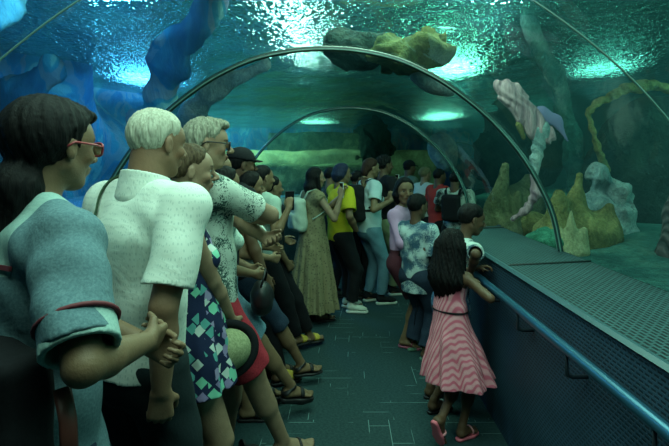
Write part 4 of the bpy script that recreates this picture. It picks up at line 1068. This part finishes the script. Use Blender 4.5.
# ---- extra legs further along the row: man in black with water bottle
p = Person('person in dark long-sleeved clothes and yellow-strapped sandals by the beige dress woman', (*XY(284, 4.15), 0), 36, 1.52, SK['tan'], vx=.008, sex='m', pel=(-.14, 0), drop=.03,
           armR=(WT(287, 262, 3.95), (-1, -.4, -.3)), footR=(.22, -.07, 0, -2), footL=(.10, .09, 0, 4), detail=False)
h = p.hair(HB, 'short', .05, .012); p.hair_done(h); p.top('shirt', BLK, .02, 1.2, .1, seed=11.); p.legs('trousers', BLK, .022, .93, seed=11.); p.shoe('slide', BLKR, plain('yellow_strap', (.55, .42, .06), .6))

# ---- woman in long beige dress with white backpack, taking a photo
m = N('beige_dress_cloth'); v = m.obj(); vo = m.add('ShaderNodeTexVoronoi', {'Vector': v, 'Scale': 38}); dt = m.add('ShaderNodeMath', {0: vo.outputs['Distance'], 1: .28}, operation='LESS_THAN')
m.base(m.mix(dt.outputs[0], (.25, .22, .125), (.12, .11, .07)), .9, spec=.15); ob = m.noise(v, 14, 3); m.bump(ob.outputs[0], .02, .6); BEIGE = m.m
p = Person('long-haired woman in long beige dress photographing with raised arms', (*XY(313, 4.95), 0), 26, 1.56, SK['fair'], vx=.0068, head=(-4, 2, 0),
           armR=(WT(341, 196, 4.78), (.2, -.4, -1)), armL=(WT(343, 194, 5.0), (.2, .5, -1)), curl=(.7, .7), hR=(.05, .1, 1), hL=(.05, -.1, 1), nR=(.7, .7, 0), nL=(.7, -.7, 0), footR=(.05, -.07, 0, -8), footL=(.02, .08, 0, 6))
h = p.hair(HB, 'long', .20, .012, side_fall=True); p.hair_done(h); J = p.J
pr = p.top_prims(.016, .12, .0); pr.append(Skirt(J['wa'] + v3(0, 0, .0), v3(0, 0, .13), p.ww + .028, .245, 1.12, 14, .10, .2, tuple(p.lt))); p.garment('dress', pr, BEIGE, wob_amp=.002, th=.016); df = p.last
p.shoe('flip', BLKR)
bk = empty('backpack', tuple(p.world((0, 0, 0))), R(p.yaw)); tag(bk, 'small white backpack on the back of the beige dress woman', 'backpack')
M_ = rotm(0, -4); PKW = cloth('white_canvas', (.55, .66, .55), (.42, .52, .43))
sdf_obj('bag_body', [Box(J['wa'] + v3(-.165, 0, .07), (.065, .125, .17), M_, .05), Box(J['wa'] + v3(-.205, 0, .01), (.045, .095, .085), M_, .03)], .009, PKW, bk, wobble=.004)
for q in (-1, 1): tube('shoulder_strap', [J['ch'] + v3(*a) for a in ((-.13, q * .07, -.05), (-.09, q * .085, .03), (-.02, q * .095, .055), (.06, q * .095, .02), (.115, q * .10, -.06), (.06, q * .145, -.17), (-.06, q * .14, -.24))], .016, PKW, bk, 8, flat=.3, up=(1, 0, .2))
phone('phone', 'white phone held at eye level by the beige dress woman', 'phone', p, 'R', PHW, face=(.9, .45, 0))

# ---- person in yellow tee, navy-black hair, white sneakers
YEL = cloth('yellow_cotton', (.62, .56, .035), (.48, .42, .02))
p = Person('person in bright yellow tee, black trousers and white sneakers filming', (*XY(340, 5.25), 0), 24, 1.60, SK['tan'], vx=.0072, sex='m', fat=.1, head=(0, 0, 0),
           armR=(WT(357, 232, 5.1), (-.2, -.6, -1)), armL=((.32, .06, 1.36), (.1, .7, -1)), curl=(.6, .7), hL=(0, 0, 1), footR=(.10, -.09, 0, -30), footL=(.14, .12, 0, -12))
h = p.hair(hair_mat('hair_navy', (.008, .012, .03), (.03, .04, .09)), 'long', .06, .016); p.hair_done(h)
p.top('tee', YEL, .026, .75, .06, loose_sl=.03, seed=12.); p.legs('trousers', BLK, .024, .95, seed=12.); p.shoe('sneaker', plain('white_shoe', (.60, .68, .60), .6), plain('white_sole', (.70, .76, .70), .6))
# second yellow shirt half hidden behind
p = Person('person in mustard tee half hidden behind the bright yellow tee', (*XY(356, 5.85), 0), 18, 1.52, SK['brown'], vx=.009, sex='m', detail=False, toes=False, armR=((.18, -.20, .95), (-1, -.5, 0)))
h = p.hair(HB, 'short', .05, .012); p.hair_done(h); p.top('tee', cloth('mustard_cotton', (.48, .42, .03), (.36, .31, .02)), .024, .7, .06, seed=13.); p.legs('trousers', BLK, .022, .97, seed=13.); p.shoe('sneaker', DK, BLKR)
# person behind in black further left
p = Person('person in black jacket behind the yellow tee and beige dress', (*XY(330, 5.9), 0), 14, 1.56, SK['tan'], vx=.009, sex='m', detail=False, toes=False)
h = p.hair(HB, 'short', .05, .012); p.hair_done(h); p.top('jacket', leaf_print_mat('dark_floral', (.02, .022, .025), (.36, .44, .38), 9, .60), .024, 1.5, .06, seed=13.); p.legs('trousers', BLK, .022, .97, seed=13.); p.shoe('sneaker', DK, BLKR)

# ---- woman in white tee with black backpack, jeans
p = Person('woman in white tee, jeans and black backpack raising her hands', (*XY(369, 5.55), 0), 24, 1.66, SK['tan'], vx=.0072, fat=.1, head=(0, 2, 0),
           armR=(WT(392, 200, 5.35), (-.1, -.5, -1)), armL=(WT(395, 196, 5.6), (.2, .5, -1)), curl=(.8, .8), hR=(-.1, .1, 1), nR=(.6, .8, 0), footR=(.12, -.08, 0, -14), footL=(.04, .10, 0, 4))
h = p.hair(hair_mat('hair_auburn', (.014, .007, .005), (.06, .03, .02)), 'tied', .06, .016); h[0].add(p.hE((-.09, 0, -.04), (.05, .06, .07)), .03); p.hair_done(h)
p.top('tee', cloth('blue_white_cotton', (.56, .72, .76), (.46, .60, .64)), .024, .60, .04, loose_sl=.026, seed=14.); J = p.J
p.strap('cross_strap', [J['nb'] - p.lt * .09, J['ch'] - p.lt * .10 + p.fw * .1 - v3(0, 0, .1), J['wa'] - p.lt * .14 + p.fw * .02, J['wa'] - p.lt * .06 - p.fw * .13], BLK, .012, .003)
p.legs('jeans', JEAN, .016, .97, seed=14.); p.shoe('sneaker', BLK, plain('pale_sole', (.60, .68, .60), .6))
bk = empty('backpack', tuple(p.world((0, 0, 0))), R(p.yaw)); tag(bk, 'black backpack worn by the woman in white tee', 'backpack')
sdf_obj('bag_body', [Box(J['wa'] + v3(-.185, 0, .08), (.075, .15, .21), M_, .05)], .010, BLK, bk, wobble=.005)
for q in (-1, 1): tube('shoulder_strap', [J['ch'] + v3(*a) for a in ((-.13, q * .08, -.05), (-.09, q * .095, .035), (-.02, q * .105, .062), (.07, q * .105, .02), (.12, q * .11, -.08), (.05, q * .165, -.19), (-.08, q * .15, -.26))], .018, BLK, bk, 8, flat=.3, up=(1, 0, .2))
# ---- man in black behind her
p = Person('curly-haired man in black tee holding a small phone beside the white tee woman', (*XY(383, 5.95), 0), 26, 1.70, SK['brown'], vx=.0075, sex='m', fat=.1, head=(0, 0, 0),
           armR=(WT(398, 186, 5.8), (-.1, -.5, -1)), curl=(.8, .4), hR=(.2, .2, .9), footR=(.1, -.08, 0, -14), footL=(.04, .10, 0, 4), detail=False, toes=False)
h = p.hair(HB, 'short', .05, .022, strand=.006); p.hair_done(h); p.top('tee', BLK, .024, .6, .06, seed=15.); p.legs('trousers', cloth('khaki', (.26, .30, .17)), .024, .97, seed=15.); p.shoe('sneaker', BLK, plain('pale_sole', (.60, .68, .60), .6))
phone('phone', 'small pale phone in the hand of the man in black tee', 'phone', p, 'R', PHW, face=(.9, .4, 0))

# ---- girl in lilac top facing the viewer
p = Person('girl in lilac long-sleeved top and dark shorts turning to look back', (*XY(402, 4.28), 0), -8, 1.47, SK['tan'], vx=.006, kid=True, head=(-72, 2, 0), tw=-28,
           armR=((.15, -.06, .88), (-.6, -1, -.2)), armL=None, curl=(.5, .4), footR=(.02, -.07, 0, -20), footL=(.07, .07, 0, -8))
h = p.hair(HB, 'long', .10, .012); p.hair_done(h)
LIL = cloth('lilac_cotton', (.60, .36, .58), (.48, .28, .47)); p.top('top', LIL, .018, 1.85, .10, seed=16.); J = p.J
p.strap('bag_strap', [J['nb'] + p.lt * .05 + p.fw * .03, J['ch'] - v3(0, 0, .1) + p.fw * .1, J['wa'] + p.fw * .1 - p.lt * .04, J['pel'] - p.lt * .13], BLK, .014, .003)
p.legs('shorts', cloth('maroon_shorts', (.11, .03, .045), (.07, .02, .03)), .022, .42, seed=16.); p.shoe('flip', plain('pink_sole', (.40, .10, .16), .6))
# ---- boy in blue patterned shirt, jeans, green sandals
CAMO = leaf_print_mat('blue_leaf_print', (.04, .10, .16), (.48, .60, .60), 11, .50)
p = Person('boy in blue and white leaf print shirt, jeans and green sandals', (*XY(416, 4.02), 0), 46, 1.34, SK['brown'], vx=.006, sex='m', kid=True, fat=.05, head=(-10, 4, 0),
           armR=None, armL=(WT(450, 268, 3.75), (-1, .4, -.3)), footR=(-.02, -.11, 0, -60), footL=(.08, .09, 0, -20))
h = p.hair(HB, 'kid', .05, .010); p.hair_done(h); p.top('shirt', CAMO, .022, .85, .14, loose_sl=.026, seed=17.); p.legs('jeans', JEAND, .022, .97, cuff=.01, seed=17.); p.shoe('slide', plain('green_foam', (.10, .22, .15), .6), plain('green_foam_strap', (.16, .30, .20), .6))
# ---- girl in pink dress in front
m = N('pink_check'); tc = m.n.new('ShaderNodeTexCoord')
wa_ = m.add('ShaderNodeTexWave', {'Vector': m.obj(), 'Scale': 80, 'Distortion': .6, 'Detail': 1}, bands_direction='Z'); wb_ = m.add('ShaderNodeTexWave', {'Vector': m.obj((1, 1, .2)), 'Scale': 30}, bands_direction='DIAGONAL')
s_ = m.add('ShaderNodeMath', {0: wa_.outputs[1], 1: wb_.outputs[1]}, operation='MULTIPLY'); m.base(m.ramp(s_.outputs[0], [(.10, (.66, .14, .22)), (.45, (.88, .50, .54))]), .9, spec=.15)
ob = m.noise(m.obj(), 10, 3); m.bump(ob.outputs[0], .02, .6); PINKD = m.m
p = Person('small girl in pink striped sleeveless dress with black belt at rail', (*XY(450, 2.82), 0), 42, 1.20, SK['brown'], vx=.0052, kid=True, head=(4, 4, 0),
           armR=(WT(470, 283, 2.72), (-.2, -1, -.6)), armL=(WT(478, 268, 3.0), (-.2, 1, -.4)), curl=(.5, .5), nR=(0, .3, -1), nL=(0, -.3, -1), hR=(1, -.2, .1), footR=(.02, -.07, 0, -10), footL=(-.15, -.05, .10, 4, 66, (1, 0, -.2)))
h = p.hair(HB, 'long', .26, .014, vx=.005, strand=.004, side_fall=True); b = p.hp((-.04, 0, -.02))
h[0].add(Cone(b, b + v3(-.03, 0, -.17), .066, .074, p.lt, 1.45), .03); h[0].add(Cone(b + v3(-.03, 0, -.16), b + v3(-.03, .03, -.27), .07, .03, p.lt, 1.6), .03); p.hair_done(h); J = p.J
pr = p.top_prims(.012, 0, .0); pr.append(Skirt(J['wa'] + v3(0, 0, -.01), v3(J['pel'][0] + .03, -.035, .34), p.ww + .012, .185, 1.12, 9, .10, 1.2, tuple(p.lt))); dr = p.garment('dress', pr, PINKD, wob_amp=.002, th=.010)
bt = [J['wa'] + v3(0, 0, -.012) + p.fw * (p.ww + .019) * math.cos(a) + p.lt * (p.ww + .019) * 1.40 * math.sin(a) for a in [i * math.pi / 18 for i in range(36)]]
tube('belt', bt, .013, BLK, p.root, 8, True, flat=.5, up=(0, 0, 1))
p.shoe('flip', plain('coral_pink_foam', (.75, .16, .22), .6), plain('pink_strap', (.75, .30, .34), .5))
# ---- boy at the rail
p = Person('boy in white printed shirt and blue shorts leaning over the handrail', (*XY(447, 3.22), 0), 14, 1.33, SK['brown'], vx=.0055, sex='m', kid=True, pel=(.02, 0), lean=(.28, 0), head=(-4, 12, 0),
           armR=(WT(470, 274, 3.02), (-.5, -1, .1)), armL=(WT(482, 268, 3.25), (-.3, 1, .1)), curl=(.35, .35), nR=(0, 0, -1), nL=(0, 0, -1), footR=(-.14, -.10, 0, 10), footL=(-.08, .09, 0, 4))
h = p.hair(HB, 'kid', .05, .010); p.hair_done(h); p.top('shirt', leaf_print_mat('white_blue_print', (.52, .64, .60), (.03, .07, .11), 13, .53), .018, .80, .10, loose_sl=.012, seed=18.)
p.legs('shorts', print_mat('denim_print', (.05, .12, .22), [(.10, .22, .34), (.20, .36, .46)], 30, 'EUCLIDEAN', .4), .030, .64, cuff=.02, seed=18.); p.shoe('flip', BLKR, plain('white_strap', (.6, .62, .58), .5))

# ---- distant visitors in the bend
p = Person('man in dark cap and grey-green shirt in the far crowd', (*XY(408, 7.5), 0), 20, 1.66, SK['brown'], vx=.010, sex='m', detail=False, toes=False, head=(0, 0, 0))
h = p.hair(HB, 'short', .05, .010); p.hair_done(h); p.cap(BLK); p.top('shirt', cloth('grey_green', (.16, .24, .2)), .024, .6, .06, seed=19.); p.legs('trousers', BLK, .022, .97, seed=19.); p.shoe('sneaker', DK, BLKR)
p = Person('light-brown-haired woman in pale collared shirt in the far crowd', (*XY(424, 7.0), 0), 30, 1.56, SK['fair'], vx=.010, detail=False, toes=False, head=(0, 4, 0))
h = p.hair(hair_mat('hair_light', (.10, .09, .05), (.26, .23, .13)), 'tied', .08, .016); h[0].add(p.hE((-.09, 0, .03), (.05, .05, .05)), .02); p.hair_done(h); p.top('shirt', WHT, .024, .6, .06, seed=20.); p.legs('trousers', BLK, .022, .97, seed=20.); p.shoe('sneaker', DK, BLKR)
p = Person('man in red tee near the second arch joint', (*XY(438, 6.6), 0), 22, 1.54, SK['brown'], vx=.008, sex='m', detail=False, toes=False, head=(0, 2, 0), armR=((.25, -.12, 1.0), (-.6, -1, -.2)))
h = p.hair(HB, 'short', .05, .012); p.hair_done(h); p.top('tee', cloth('red_cotton', (.50, .05, .04), (.36, .03, .03)), .024, .6, .06, seed=21.); p.legs('trousers', BLK, .022, .97, seed=21.); p.shoe('sneaker', DK, BLKR)
p = Person('person in white and black print shirt with black backpack by the wall', (*XY(455, 6.2), 0), 60, 1.50, SK['brown'], vx=.008, sex='m', detail=False, toes=False, head=(-10, 4, 0), armL=((.25, .1, 1.0), (-.6, 1, -.2)))
h = p.hair(HB, 'short', .05, .014); p.hair_done(h); p.top('shirt', leaf_print_mat('mono_print', (.46, .58, .52), (.02, .03, .03), 11, .52), .024, .6, .06, seed=22.); p.legs('trousers', BLK, .022, .97, seed=22.); p.shoe('sneaker', DK, BLKR); J = p.J
bk = empty('backpack', tuple(p.world((0, 0, 0))), R(p.yaw)); tag(bk, 'black backpack on the print shirt person next to the red tee', 'backpack')
sdf_obj('bag_body', [Box(J['wa'] + v3(-.17, 0, .08), (.06, .12, .17), M_, .05)], .012, BLK, bk)
for q in (-1, 1): tube('shoulder_strap', [J['ch'] + v3(*a) for a in ((-.13, q * .08, -.05), (-.09, q * .095, .035), (-.02, q * .105, .062), (.07, q * .105, .02), (.12, q * .11, -.08))], .018, BLK, bk, 8, flat=.3, up=(1, 0, .2))
